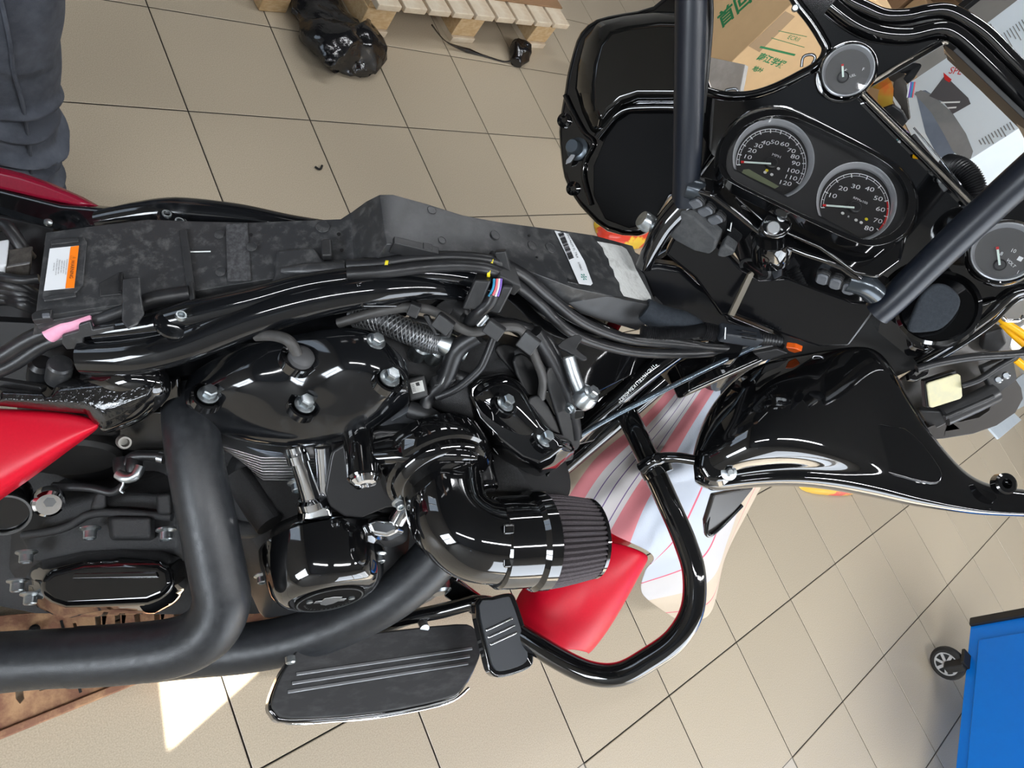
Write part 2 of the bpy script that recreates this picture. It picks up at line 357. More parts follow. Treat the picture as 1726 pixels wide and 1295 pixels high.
for k, (a, b, c, d) in enumerate(WIN):
    loops = [[v3(RX0 - .03, y, z) for y, z in ((a, c), (b, c), (b, d), (a, d))]]
    m = (a + b) / 2
    for y0, y1 in ((a + .05, m - .03), (m + .03, b - .05)): loops.append([v3(RX0 - .03, y, z) for y, z in ((y0, c + .05), (y1, c + .05), (y1, d - .05), (y0, d - .05))])
    wn = tag(slab('window_%d' % (k + 1), loops, v3(-.05, 0, 0), PVC, bev=.002), kind='structure')
    for y0, y1 in ((a + .05, m - .03), (m + .03, b - .05)):
        slab('pane', [[v3(RX0 - .05, y, z) for y, z in ((y0, c + .05), (y1, c + .05), (y1, d - .05), (y0, d - .05))]], v3(-.004, 0, 0), GLASS, wn, bev=0)
lp_ = [[v3(x, RY0 - .03, z) for x, z in ((DOOR[0], DOOR[2]), (DOOR[1], DOOR[2]), (DOOR[1], DOOR[3]), (DOOR[0], DOOR[3]))]]
xs = [DOOR[0] + (DOOR[1] - DOOR[0]) * k / 3 for k in range(4)]
pns = [[v3(x, RY0 - .03, z) for x, z in ((xs[k] + .04, DOOR[2] + .05), (xs[k + 1] - .04, DOOR[2] + .05), (xs[k + 1] - .04, DOOR[3] - .05), (xs[k] + .04, DOOR[3] - .05))] for k in range(3)]
dr_ = tag(slab('door_1', lp_ + pns, v3(0, -.05, 0), PVC, bev=.002), kind='structure')
for p in pns: slab('pane', [[q + v3(0, -.02, 0) for q in p]], v3(0, -.004, 0), GLASS, dr_, bev=0)
LAMPM = mat('lamp_housing', (.7, .7, .7), .4)
for k, (x, y, pw_) in enumerate(ADDED_LAMPS):
    e = empty('ceiling_lamp', (x, y, RZ), 'white ceiling light tube, %s' % ['nearest the camera at the back right', 'above the camera side of the engine', 'above the blue trolley', 'above the person in jeans', 'above the pallet', 'above the carton shelf'][k], 'lamp', 'ceiling light panels')
    box('housing', v3(x, y, RZ - .02), (1, 0, 0), (0, 1, 0), (0, 0, 1), 1.64, .12, .04, LAMPM, e)
    l = area('lamp_light', (x, y, RZ - .045), (x, y, 0), 1.6, .09, pw_, (.95, .97, 1)); l.parent = e; l.location = (0, 0, -.045)
# ================================================================ things on the floor behind the motorcycle
WOOD = mat('raw_pine', (.50, .33, .16), .65, c2=(.60, .44, .25), scale=9, stretch=(1, 12, 12), bump=.2, bscale=60)
WOODP = mat('weathered_pine', (.56, .45, .32), .75, c2=(.66, .58, .45), scale=12, bump=.3, bscale=70)
CARD = mat('cardboard', (.42, .27, .14), .8, c2=(.38, .24, .12), scale=8, bump=.04, bscale=300)
CARDB = mat('brown_cardboard', (.27, .155, .08), .8, c2=(.24, .14, .07), scale=8)
CARDL = mat('light_cardboard', (.66, .45, .24), .75, c2=(.61, .41, .22), scale=6, bump=.04, bscale=300)
GREENP = mat('green_print', (.02, .20, .07), .7)
BAGM = mat('black_plastic_film', (.006, .006, .007), .16, spec=.7, bump=.9, bscale=55)
ZUP = Vector((0, 0, 1))
pa = Vector((.921, .389, 0)).normalized(); pb = Vector((-pa.y, pa.x, 0)); p0 = PZ(600, 56, 0)
pal = empty('wooden_pallet', p0, 'raw pine pallet with a cardboard sheet on its deck', 'pallet')
LEN = .93
for k, s in enumerate((.0, .40, .80)):
    for q in (0, .45, .9):
        box('block', p0 + pa * (s + .055) + pb * (q + .055) + ZUP * .061, pa, pb, ZUP, .115, .11, .078, WOOD, pal, bev=.003)
    box('bottom_board', p0 + pa * (s + .055) + pb * .5 + ZUP * .011, pa, pb, ZUP, .11, 1.02, .022, WOODP, pal, bev=.002)
for q in (0, .45, .9): box('stringer_board', p0 + pa * (LEN / 2) + pb * (q + .055) + ZUP * .111, pa, pb, ZUP, LEN, .10, .022, WOOD, pal, bev=.002)
for k in range(9):
    box('deck_board', p0 + pa * (.045 + k * (LEN - .09) / 8) + pb * .5 + ZUP * .133, pa, pb, ZUP, .09, 1.06, .022, WOODP, pal, bev=.003)
cs_ = box('cardboard_sheet', p0 + pa * (LEN / 2) + pb * .55 + ZUP * .147, pa, pb, ZUP, LEN + .02, 1.0, .006, CARDB, bev=.001)
tag(cs_, 'brown cardboard sheet lying on the pine pallet', 'cardboard')
ct = box('carton', p0 + pa * .68 + pb * .44 + ZUP * .264, pa, pb, ZUP, .5, .5, .22, CARD, bev=.003); tag(ct, 'brown carton standing on the pallet at the top edge of the photo', 'box')
pt = Plane(p0 + pb * .19, -pb)
text('lettering', 'UONLOM', pt, 905, -2, 8, INK, ct, dirpx=(.95, .1))
ob = box('wood_block', PZ(450, -32, .045), pa, pb, ZUP, .09, .14, .09, WOOD, bev=.004); tag(ob, 'small pale wooden block at the top edge left of the black plastic', 'wood')
# crumpled black stretch film
def crumple(name, path, rad, m, label, flat=.45, seed=0, rings=26, n=28):
    P = cr(path, max(2, rings // (len(path) - 1))); vs, fs = [], []
    for i, p in enumerate(P):
        t = i / (len(P) - 1) * (len(rad) - 1); j = min(int(t), len(rad) - 2); r = rad[j] + (rad[j + 1] - rad[j]) * (t - j)
        tg = (P[min(i + 1, len(P) - 1)] - P[max(i - 1, 0)]); tg.z = 0; tg.normalize(); sd = tg.cross(ZUP)
        for k in range(n):
            a = 2 * math.pi * k / n; q = p + sd * (math.cos(a) * r) + ZUP * (math.sin(a) * r * flat + r * flat)
            nn = noise.noise_vector(q * 22 + Vector((seed, 0, 0))) * .016 + noise.noise_vector(q * 60) * .006
            q = q + nn * min(1, r / .05); q.z = max(q.z, .002); vs.append(q)
    N = len(P)
    for i in range(N - 1):
        for k in range(n): fs.append((i * n + k, i * n + (k + 1) % n, (i + 1) * n + (k + 1) % n, (i + 1) * n + k))
    fs.append(tuple(range(n))[::-1]); fs.append(tuple(range((N - 1) * n, N * n)))
    return tag(put(name, vs, fs, m, smooth=38), label, 'plastic wrap')
crumple('plastic_wrap', [PZ(x, y, 0) for x, y in ((495, -60), (515, -10), (538, 45), (562, 85), (592, 112), (606, 134))], [.05, .075, .09, .11, .14, .12, .04], BAGM, 'crumpled glossy black stretch film lying beside the pallet', .42, 1, 40, 36)
cw = crumple('plastic_wrap', [PZ(x, y, 0) for x, y in ((866, 112), (870, 96), (874, 78))], [.02, .042, .042, .015], BAGM, 'small black ball of stretch film at the pallet corner', .8, 5, 16, 24)
tail = tube('loose_strand', [PZ(x, y, z) for x, y, z in ((728, 42, .08), (752, 70, .03), (790, 86, .006), (815, 94, .004), (850, 104, .004), (868, 100, .02))], [.003, .002, .009, .004, .003, .004], BAGM, cw, 6)
# ================================================================ boxes in the corner beyond the fairing
def carton(name, corner, ux, uy, sx, sy, sz, m, label, cat='box'):
    e = box(name, corner + ux * sx / 2 + uy * sy / 2 + ZUP * sz / 2, ux, uy, ZUP, sx, sy, sz, m, bev=.004); return tag(e, label, cat)
gx0, gy0 = 2.05, 1.385; gc = carton('carton', v3(gx0, gy0, 0), v3(1, 0, 0), v3(0, 1, 0), .42, .36, .92, CARDL, 'tall carton with green printed characters seen through the left fairing opening')
gA = Plane(v3(gx0, 0, 0), (-1, 0, 0)); gs = Plane(v3(0, gy0, 0), (0, -1, 0))
text('green_print', '首回', gA, 1238, 16, 24, GREENP, gc, dirpx=(.72, -.66), bold=.03)
text('green_print', '中', gA, 1186, 60, 14, GREENP, gc, dirpx=(.72, -.66))
text('green_print', 'ECRII', gs, 1338, 65, 8, GREENP, gc, dirpx=(.93, .28))
for a, b, w_ in (((1281, 79), (1340, 93), .008), ((1300, 64), (1356, 80), .002), ((1312, 52), (1360, 62), .002)):
    rodbox('green_print', gs.at(*a, .001), gs.at(*b, .001), w_, .0006, GREENP, gc, n=gs.n, bev=0)
text('green_print', '南江学报', gs, 1300, 103, 11, GREENP, gc, dirpx=(.93, .34), bold=.03)
text('green_print', '地址', gs, 1277, 118, 8, GREENP, gc, dirpx=(.93, .34), bold=.03)
slab('packing_tape', [[gs.at(x, y, .001) for x, y in ((1262, 78), (1324, 19), (1340, 28), (1280, 88))]], gs.n * -.0004, mat('brown_tape', (.36, .25, .15), .2), gc, bev=0)
sl = tag(slab('plastic_sleeve', [[gA.at(x, y, .03) for x, y in ((1196, 98), (1262, 112), (1250, 175), (1180, 165))]], v3(-.02, 0, 0), mat('frosted_plastic', (.42, .40, .37), .25, c2=(.5, .48, .46), scale=18, spec=.6), bev=.003), 'clear frosted plastic sleeve leaning on the green-printed carton', 'packaging')
# product box, its printed face square to the length of the shop
PB = mat('printed_white_box', (.74, .83, .90), .35, c2=(.71, .80, .87), scale=4)
xw = 3.0; yb0, yb1 = 1.02, 1.486
wb = box('product_box', v3(xw + .17, (yb0 + yb1) / 2, .96), (1, 0, 0), (0, 1, 0), (0, 0, 1), .34, yb1 - yb0, .62, PB, bev=.003)
tag(wb, 'white printed product box with a grey device picture and red stamp', 'box')
wp = Plane(v3(xw, 0, 0), (-1, 0, 0))
GREY1 = mat('print_dark_grey', (.09, .09, .10), .4); GREY2 = mat('print_grey', (.20, .215, .225), .4, c2=(.27, .28, .29), scale=5); GREY3 = mat('print_blue_grey', (.20, .25, .33), .4, c2=(.15, .19, .26), scale=4)
plate('picture', wp, [(1543, 155), (1560, 152), (1580, 165), (1604, 200), (1622, 235), (1600, 272), (1580, 262), (1560, 225)], .0008, GREY3, wb, bev=0, h=.0008)
plate('picture', wp, [(1541, 158), (1552, 152), (1572, 160), (1605, 190), (1628, 225), (1640, 255), (1636, 268), (1622, 268), (1606, 255), (1592, 228), (1570, 190)], .0008, GREY2, wb, bev=0, h=.0014)
plate('picture', wp, [(1566, 162), (1592, 128), (1602, 136), (1632, 165), (1636, 175), (1606, 192), (1590, 172)], .0008, GREY1, wb, bev=0, h=.0021)
plate('picture', wp, [(1590, 122), (1604, 134), (1600, 139), (1592, 134)], .0008, REDP, wb, bev=0, h=.0028)
rodbox('picture', wp.at(1586, 173, .003), wp.at(1618, 172, .003), .006, .0006, WHITE, wb, n=(-1, 0, 0), bev=0)
rodbox('picture', wp.at(1597, 182, .003), wp.at(1612, 181, .003), .006, .0006, WHITE, wb, n=(-1, 0, 0), bev=0)
text('red_stamp', 'SPE', wp, 1611, 120, 11, REDP, wb, dirpx=(.97, .1), h=.002)
for k in range(11):
    x0 = 1650 + k * 5.2; y0 = 236 - k * 3.0; L_ = 9 + (k % 4) * 3
    rodbox('small_print', wp.at(x0, y0, .001), wp.at(x0 + L_ * .5, y0 + L_ * .85, .001), .004, .0004, GREY2, wb, n=(-1, 0, 0), bev=0)
    x0 = 1682 + k * 5; y0 = 62 - k * 3.6; L_ = 14 + (k % 3) * 7
    rodbox('small_print', wp.at(x0, y0, .001), wp.at(x0 + L_ * .5, y0 + L_ * .85, .001), .003, .0004, GREY2, wb, n=(-1, 0, 0), bev=0)
text('small_print', 'D52CD1', wp, 1674, 55, 7, INK, wb, dirpx=(.55, .83))
c1 = carton('carton', v3(3.0, .55, 0), v3(1, 0, 0), v3(0, 1, 0), .5, .98, .40, CARDL, 'light brown carton at the bottom of the stack under the product box')
c2 = carton('carton', v3(2.96, .75, .40), v3(1, 0, 0), v3(0, 1, 0), .5, .8, .248, CARD, 'brown carton directly under the white product box')
rk = empty('storage_shelf', v3(2.95, 1.55, 0), 'dark shelf holding rows of small brown cartons in the corner', 'shelf')
for x in (2.95, 3.4):
    for y in (1.58, 2.75): box('post', v3(x, y, .8), (1, 0, 0), (0, 1, 0), (0, 0, 1), .03, .03, 1.6, DARK, rk, bev=.002)
for z in (.25, .72, 1.2, 1.58): box('shelf_board', v3(3.175, 2.165, z), (1, 0, 0), (0, 1, 0), (0, 0, 1), .5, 1.24, .02, mat('shelf_dark', (.03, .025, .022), .6), rk, bev=.002)
nm = ['first', 'second', 'third', 'fourth', 'fifth', 'sixth']
for zi, z in enumerate((.73, 1.21)):
    for k in range(6):
        y = 1.62 + k * .185; h = .20 + .05 * ((k * 7 + zi) % 3)
        b_ = carton('carton', v3(2.97, y, z), v3(1, 0, 0), v3(0, 1, 0), .36, .165, h, [CARD, CARDB, CARD][(k + zi) % 3], 'small brown carton, %s from the product box on the %s shelf' % (nm[k], 'upper' if zi else 'middle'))
        b_['group'] = 'cartons on the dark shelf'
        fpl = Plane(v3(2.97, 0, 0), (-1, 0, 0)); c = Vector((2.968, y + .08, z + h * .55)); q = RM @ (c - CAM)
        text('mark', ['OX', 'XP'][k % 2], fpl, CX + F * q.x / q.z, CY + F * q.y / q.z, 12, INK, b_, dirpx=(.62, -.78))
for k in range(4):
    carton('carton', v3(2.97, 1.64 + k * .27, .26), v3(1, 0, 0), v3(0, 1, 0), .4, .24, .3, CARDB, 'dark brown carton, %s from the product box on the low shelf' % nm[k])['group'] = 'cartons on the low shelf'
# printed bag and sheets on the floor ahead of the wheel
BAGP = mat('printed_red_bag', (.75, .06, .03), .3, c2=(.85, .55, .05), scale=7, mix=(.5, .55)); BAGY = mat('printed_yellow_bag', (.85, .5, .06), .3, c2=(.8, .12, .1), scale=9, mix=(.52, .56))
def flatbag(name, px, m, label, h=.05):
    q = [PZ(x, y, 0) for x, y in px]; c = sum(q, Vector()) / len(q)
    rings = [cr([p + ZUP * .002 for p in q], 4, True), cr([p + (c - p) * .08 + ZUP * h * .6 for p in q], 4, True), cr([p + (c - p) * .4 + ZUP * h for p in q], 4, True)]
    return tag(loft(name, rings, m, bev=0, smooth=60), label, 'bag')
flatbag('printed_bag', [(1002, 372), (1052, 388), (1100, 398), (1075, 420), (1018, 412)], BAGP, 'red and yellow printed bag on the floor below the left fairing wing')
flatbag('printed_bag', [(1346, 822), (1380, 834), (1440, 833), (1450, 800), (1360, 800)], BAGY, 'yellow printed bag on the floor under the right fairing wing', .03)
PAP = mat('pale_blue_board', (.52, .58, .63), .6, c2=(.48, .54, .60), scale=12)
for px, lb in (([(1668, 722), (1684, 740), (1722, 708), (1703, 690)], 'pale grey board on the floor just behind the black handle bracket'), ([(1712, 640), (1716, 690), (1790, 650), (1780, 590)], 'pale grey board on the floor at the right picture edge')):
    tag(slab('packing_board', [[PZ(x, y, .012) for x, y in px]], v3(0, 0, -.012), PAP, bev=.002), lb, 'board')
bit = tube('plastic_bit', [PZ(x, y, .004) for x, y in ((531, 281), (537, 285), (541, 284), (543, 279))], .003, DARK, None, 6); tag(bit, 'tiny bent black plastic bit lying alone on a floor tile', 'debris')
# ================================================================ blue tool trolley
BLUE = mat('blue_enamel', (.003, .22, .88), .35, c2=(.003, .23, .90), scale=3, spec=.2); 
ta = PZ(1635, 1042, .12); tb = PZ(1608, 1295, .12); tu = (tb - ta); tu.z = 0; tu.normalize(); tn = Vector((tu.y, -tu.x, 0))
if tn.dot(CAM - ta) < 0: tn = -tn
tr = empty('tool_trolley', v3(ta.x, ta.y, 0), 'bright blue tool trolley on castors at the lower right edge', 'trolley')
LT, DT, HT = .70, .42, .72
box('body', ta + tu * (LT / 2 + .03) - tn * (DT / 2 + .006) + ZUP * (HT / 2), tu, tn, ZUP, LT, DT, HT, BLUE, tr, bev=.004)
box('corner_bumper', ta + tu * .02 - tn * .02 + ZUP * (HT / 2), tu, tn, ZUP, .038, .05, HT, mat('black_bumper', (.012, .012, .013), .55), tr, bev=.006)
pr = box('side_panel', ta + tu * .40 + tn * .0 + ZUP * .17, tu, tn, ZUP, .56, .012, .26, BLUE, tr, bev=.006)
box('side_panel', ta + tu * .40 + tn * .0 + ZUP * .50, tu, tn, ZUP, .56, .012, .30, mat('white_enamel', (.66, .67, .68), .35), tr, bev=.006)
WHL = mat('tyre_black', (.012, .012, .012), .6); SIL = mat('silver_hub', (.55, .56, .58), .3, .9)
def castor(c, ax):
    fo = lathe('castor_wheel', c, ax, [(.02, -.016), (.048, -.016), (.056, -.010), (.058, 0), (.056, .010), (.048, .016), (.040, .016), (.040, .010), (.01, .010)], WHL, tr, 28)
    u, v = frame_of(ax); ax = ax.normalized()
    rg = lathegeo(c + ax * .0115, ax, [(.042, 0), (.042, .0035), (.035, .0035), (.035, 0)], 28); geo = [(rg[0], rg[1][:-2]), lathegeo(c + ax * .0115, ax, [(.012, 0), (.012, .006), (.006, .008)], 16)]
    for k in range(7):
        a = 2 * math.pi * k / 7; dr = u * math.cos(a) + v * math.sin(a); geo.append(boxgeo(c + ax * .0145 + dr * .023, dr, ax.cross(dr), ax, .03, .010, .004))
    a_, b_ = join(geo); put('hub', a_, b_, SIL, fo)
    box('fork', c + ax * .024 + ZUP * .03 + tn * -.01, tu, tn, ZUP, .035, .03, .07, WHL, fo, bev=.006)
    box('fork_plate', c + ZUP * .066, tu, tn, ZUP, .06, .05, .012, WHL, fo, bev=.003)
cax = (CAM - PZ(1597, 1118, .06)); cax.z = 0
cax = Vector((-.55, .42, 0)).normalized() * 1
if cax.dot(CAM - ta) < 0: cax = -cax
castor(PZ(1598, 1118, .062), (CAM - PZ(1598, 1118, .062)).normalized() * .0 + Vector((-.9, -.1, .0)))
for a, b in ((.66, -.20), (.08, -.36), (.62, -.36)): castor(v3(ta.x, ta.y, .06) + tu * a + tn * b, Vector((-.9, -.1, 0)))
# ================================================================ person (only a trouser leg is in view)
JEAN = mat('dark_blue_grey_denim', (.055, .063, .082), .85, c2=(.11, .125, .155), scale=16, mix=(.4, .7), bump=.5, bscale=900)
pe = empty('person', v3(-.055, .47, 0), 'person in dark grey-blue jeans standing behind the motorcycle', 'person')
def leggeo(cx, cy, kn, seed, sgn):
    vs, fs = [], []; n = 64; N = 240
    for i in range(N):
        z = .05 + i / (N - 1) * .85
        t = z / .9; r = .062 + .028 * min(1, t * 1.4) + .022 * max(0, t - .45) * 1.6
        if z < .16: r += .012 * (1 - (z - .05) / .11)
        bend = .035 * math.exp(-((z - .48) / .22) ** 2)
        for k in range(n):
            a = 2 * math.pi * k / n; ca, sa = math.cos(a), math.sin(a)
            fold = 0
            for zc, am, ph in ((.10, .014, 5.0), (.16, .018, 5.6), (.21, .020, 5.2), (.265, .024, 4.6), (.315, .024, 5.6), (.365, .020, 4.3), (.42, .014, 4.9), (.5, .004, 4)):
                zz = zc + .022 * math.sin(a * 1 + ph + seed) + .008 * math.sin(3 * a + ph * 2); fold += am * (math.exp(-((z - zz) / .010) ** 2) - .6 * math.exp(-((z - zz + .018) / .012) ** 2)) * (.45 + .55 * math.cos(a - ph - seed))
            nz = noise.noise(Vector((ca * 2, sa * 2, z * 12 + seed))) * .006
            rr = r + fold + nz
            vs.append(Vector((cx + bend + .11 * max(0, 1 - z / .5) + ca * rr * 1.02, cy - .1 * max(0, z - .75) * sgn + sa * rr, z)))
    for i in range(N - 1):
        for k in range(n): fs.append((i * n + k, i * n + (k + 1) % n, (i + 1) * n + (k + 1) % n, (i + 1) * n + k))
    fs.append(tuple(range(n))[::-1]); fs.append(tuple(range((N - 1) * n, N * n)))
    return vs, fs
SHIRT = mat('dark_shirt', (.02, .02, .022), .9); SKIN = mat('skin', (.45, .27, .19), .5); SHOE = mat('dark_shoe', (.015, .014, .013), .5)
LX, LY = -.098, .475
LX2, LY2 = -.24, .66
jg = leggeo(LX, LY, .5, 0, -1); jg2 = leggeo(LX2, LY2, .5, 2, 1)
HX, HY = (LX + LX2) / 2, (LY + LY2) / 2
hip = lathegeo(Vector((HX, HY, .80)), ZUP, [(.06, -.03), (.15, .0), (.165, .08), (.155, .18), (.15, .22)], 32)
a_, b_ = join([jg, jg2, hip]); jn = put('jeans', a_, b_, JEAN, pe, smooth=60)
def seam_pt(z):
    t = z / .9; r = .062 + .028 * min(1, t * 1.4) + .022 * max(0, t - .45) * 1.6 + (.012 * (1 - (z - .05) / .11) if z < .16 else 0); a = math.radians(-58 - 40 * max(0, z - .3))
    return Vector((LX + .035 * math.exp(-((z - .48) / .22) ** 2) + .11 * max(0, 1 - z / .5) + math.cos(a) * (r + .004) * 1.02, LY + .1 * max(0, z - .75) + math.sin(a) * (r + .004), z))
seam = tube('side_seam', [seam_pt(.06 + .03 * k) for k in range(28)], .003, JEAN, jn, 6, 3)
for x, y in ((LX, LY), (LX2, LY2)):
    q = [Vector((x + .03 + a, y + b, .004)) for a, b in ((-.13, -.04), (-.08, -.05), (.06, -.052), (.15, -.04), (.18, 0), (.15, .04), (.06, .052), (-.08, .05), (-.13, .04), (-.145, 0))]
    rings = [cr(q, 3, True)] + [cr([Vector((x - .01 + (p.x - x) * s, y + (p.y - y) * s, z)) for p in q], 3, True) for s, z in ((1.03, .03), (.95, .06), (.6, .10))]
    loft('shoe', rings, SHOE, pe, bev=0, smooth=60)
# upper body as one skinned figure
def skin(name, pts, edges, rad, m, parent):
    me = bpy.data.meshes.new(name); me.from_pydata([p - W[parent] for p in pts], edges, []); o = bpy.data.objects.new(name, me); COL.objects.link(o); o.parent = parent; W[o] = W[parent]
    sm = o.modifiers.new('skin', 'SKIN')
    if not me.skin_vertices: me.skin_vertices.new()
    for i, r in enumerate(rad): me.skin_vertices[0].data[i].radius = (r, r)
    me.skin_vertices[0].data[0].use_root = True
    o.modifiers.new('sub', 'SUBSURF').levels = 2; o.modifiers['sub'].render_levels = 2; me.materials.append(m); return o
def hp(x, y, z): return Vector((HX + x, HY + y, z))
skin('shirt', [hp(0, 0, .98), hp(0, 0, 1.15), hp(.0, 0, 1.36), hp(.0, 0, 1.46), hp(.08, -.17, 1.42), hp(.10, -.22, 1.15), hp(.15, -.25, .94), hp(-.08, .17, 1.42), hp(-.10, .22, 1.15), hp(-.06, .25, .94)], [(0, 1), (1, 2), (2, 3), (2, 4), (4, 5), (5, 6), (2, 7), (7, 8), (8, 9)], [.15, .14, .15, .07, .06, .045, .034, .06, .045, .034], SHIRT, pe)
bd = skin('body', [hp(0, 0, 1.45), hp(0, 0, 1.52), hp(.01, -.02, 1.60), hp(.02, -.03, 1.70), hp(.01, -.02, 1.76)], [(0, 1), (1, 2), (2, 3), (3, 4)], [.05, .05, .075, .085, .05], SKIN, pe)
def handgeo(w_, out, fwd):
    """relaxed hand hanging from the wrist: palm, four curled fingers, thumb"""
    dn = Vector((0, 0, -1)); g_ = [tubegeo([w_ + Vector((0, 0, .03)), w_, w_ + dn * .03], [.024, .024, .028], 14, 4)]
    c = w_ + dn * .065; vs, fs = lathegeo(Vector(), dn, [(.018, -.045), (.034, -.025), (.038, .01), (.036, .035), (.026, .045)], 18)
    g_.append(([c + fwd * v.dot(fwd) * 1.05 + out * v.dot(out) * .42 + dn * v.dot(dn) for v in vs], fs))
    for k, L_ in enumerate((.066, .076, .071, .055)):
        a = c + fwd * (.028 - .019 * k) + dn * .036; g_.append(tubegeo([a, a + dn * L_ * .45 - out * .004, a + dn * L_ * .8 - out * .016, a + dn * L_ - out * .034], [.0095, .009, .0085, .0065], 10, 4))
    a = c + fwd * .03 - dn * .015; g_.append(tubegeo([a, a + fwd * .022 + dn * .018, a + fwd * .030 + dn * .045, a + fwd * .026 + dn * .062 - out * .01], [.013, .0115, .010, .0075], 10, 4))
    return join(g_)
for wpt, o_ in ((hp(.16, -.255, .90), Vector((0, -1, 0))), (hp(-.055, .255, .90), Vector((0, 1, 0)))):
    a_, b_ = handgeo(wpt, o_, Vector((1, 0, 0))); put('hand', a_, b_, SKIN, pe, smooth=60)
# ================================================================ the motorcycle
MC = empty('motorcycle', v3(.4, -.05, 0), 'black and red touring motorcycle with its tank, seat and outer fairing removed', 'motorcycle')
# ---- front wheel, fork and fender (steered to the left)
st_ = math.radians(42); wc = v3(1.14, -.06, .31); wf = v3(math.cos(st_), math.sin(st_), 0); wa = v3(math.sin(st_), -math.cos(st_), .14).normalized()
wh = lathe('front_wheel', wc, wa, [(.23, -.05), (.27, -.062), (.30, -.05), (.318, -.02), (.32, 0), (.318, .02), (.30, .05), (.27, .062), (.23, .05)], RUB, MC, 48)
lathe('rim', wc, wa, [(.03, -.05), (.05, -.03), (.20, -.03), (.23, -.045), (.23, .045), (.20, .03), (.05, .03), (.03, .05)], GLOSS, wh, 40)
for s in (-1, 1): tube('fork_leg', [wc + wa * .11 * s, wc + wa * .11 * s + v3(-.17, .05, .38), v3(.93, .10 * -s, .84)], [.03, .03, .027], GLOSS, MC, 16, 4)
# fender: red arch over the wheel, tail toward the camera
def fend(a, w_, r=.355):
    p = wc + (wf * math.cos(a) + ZUP * math.sin(a)) * r; return p + wa * w_
rows_ = []
for k in range(15):
    a = math.radians(40 + k * 12.2); t = k / 14
    rw = []
    for w_, dr in ((-.105, -.09), (-.10, -.03), (-.08, -.006), (-.04, .004), (0, .007), (.04, .004), (.08, -.006), (.10, -.03), (.105, -.09)):
        rw.append(fend(a, w_ * 1.05, .345 + dr))
    rows_.append(rw)
surf('front_fender', rows_, RED, MC, .004, 1)
# wide tail skirt of the fender seen below the towel
tl = [[(860, 1010, 1.30), (930, 935, 1.30), (1000, 905, 1.30), (1060, 918, 1.31), (1096, 934, 1.33), (1092, 944, 1.37)],
      [(868, 1040, 1.27), (925, 968, 1.265), (985, 945, 1.265), (1040, 962, 1.28), (1074, 972, 1.31), (1070, 982, 1.36)],
      [(880, 1075, 1.25), (925, 1015, 1.245), (975, 1000, 1.245), (1018, 1018, 1.265), (1046, 1026, 1.30), (1042, 1034, 1.35)],
      [(900, 1105, 1.245), (930, 1065, 1.24), (966, 1055, 1.24), (998, 1068, 1.26), (1016, 1074, 1.29), (1012, 1080, 1.34)],
      [(925, 1110, 1.25), (945, 1098, 1.245), (965, 1096, 1.25), (984, 1100, 1.265), (992, 1102, 1.29), (988, 1106, 1.34)]]
surf('fender_tail', tl, RED, MC, .004, 2)
# ---- main frame
fr = tube('frame', [(142, 602, .845), (220, 600, .845), (300, 583, .85), (370, 556, .855), (450, 527, .86), (540, 503, .868), (640, 488, .88), (720, 484, .90), (790, 496, .935)], [.021, .023, .023, .024, .024, .023, .021, .016, .010], GLOSSD, MC, 20, 6)
tube('upper_rail', [(160, 560, .838), (250, 548, .84), (330, 530, .845), (420, 508, .85), (520, 480, .862), (640, 465, .88), (740, 462, .90), (850, 480, .93)], [.012, .014, .018, .016, .014, .014, .012, .012], GLOSSD, fr, 14)
tube('left_rail', [(165, 372, .925), (230, 362, .925), (300, 356, .93), (400, 365, .94), (500, 384, .95), (620, 400, .965)], [.012, .016, .018, .017, .016, .015], GLOSSD, fr, 14)
gus = pl3((740, 480, .915), (1000, 620, 1.10), (980, 520, 1.06))
plate('gusset_plate', gus, [(600, 478), (700, 452), (860, 462), (960, 515), (1100, 585), (1200, 575), (1180, 600), (1110, 612), (1010, 662), (985, 650), (950, 612), (880, 566), (800, 540), (700, 520), (610, 520)], .03, GLOSS, fr, bev=.004, seg=3)
plate('gusset_plate', gus.off(-.05), [(840, 560), (1010, 600), (1110, 600), (1050, 690), (1000, 745), (940, 760), (900, 690)], .02, GLOSS, fr, bev=.003)
nb = tube('neck_tube', [(1165, 575, 1.16), (1100, 622, 1.16), (1040, 672, 1.17), (960, 742, 1.19), (880, 812, 1.23), (790, 890, 1.3), (700, 970, 1.36)], .016, GLOSS, fr, 16)
tube('down_tube', [(1120, 640, 1.22), (1010, 735, 1.24), (900, 830, 1.28), (780, 940, 1.38), (700, 1010, 1.4), (500, 1060, 1.36), (200, 1060, 1.27), (0, 1045, 1.22)], .017, GLOSS, fr, 14)
vp = Plane(V(1075, 645, 1.128), CAM - V(1075, 645, 1.16))
text('frame_number', '*1HD1KTP11KB640682*', vp, 1074, 646, 6.2, WHITE, fr, dirpx=(-.70, .71), h=.0)
for x, y, d in ((301.5, 376.7, .905), (280, 364, .91), (304, 535, .818), (278, 560, .825)):
    c = V(x, y, d); lathe('mount_boss', c, UP, [(.006, 0), (.0058, .005), (.0042, .005), (.004, .0)], ZINC, fr, 16)
lathe('mount_pad', (290, 548, .832), UP, [(.02, 0), (.0195, .003), (.015, .005)], GLOSSD, fr, 24); lathe('mount_pad', (292, 371, .915), UP, [(.02, 0), (.0195, .003), (.015, .005)], GLOSSD, fr, 24)
slab('rail_flank', [[V(x, y, d) for x, y, d in ((146, 606, .88), (260, 592, .885), (340, 568, .89), (430, 536, .895), (540, 508, .90), (650, 494, .91), (690, 530, .955), (640, 560, .965), (560, 575, .96), (470, 590, .955), (400, 615, .95), (330, 645, .95), (280, 668, .95), (236, 650, .92))]], ray(400, 560) * .02, GLOSSD, fr, bev=.004)
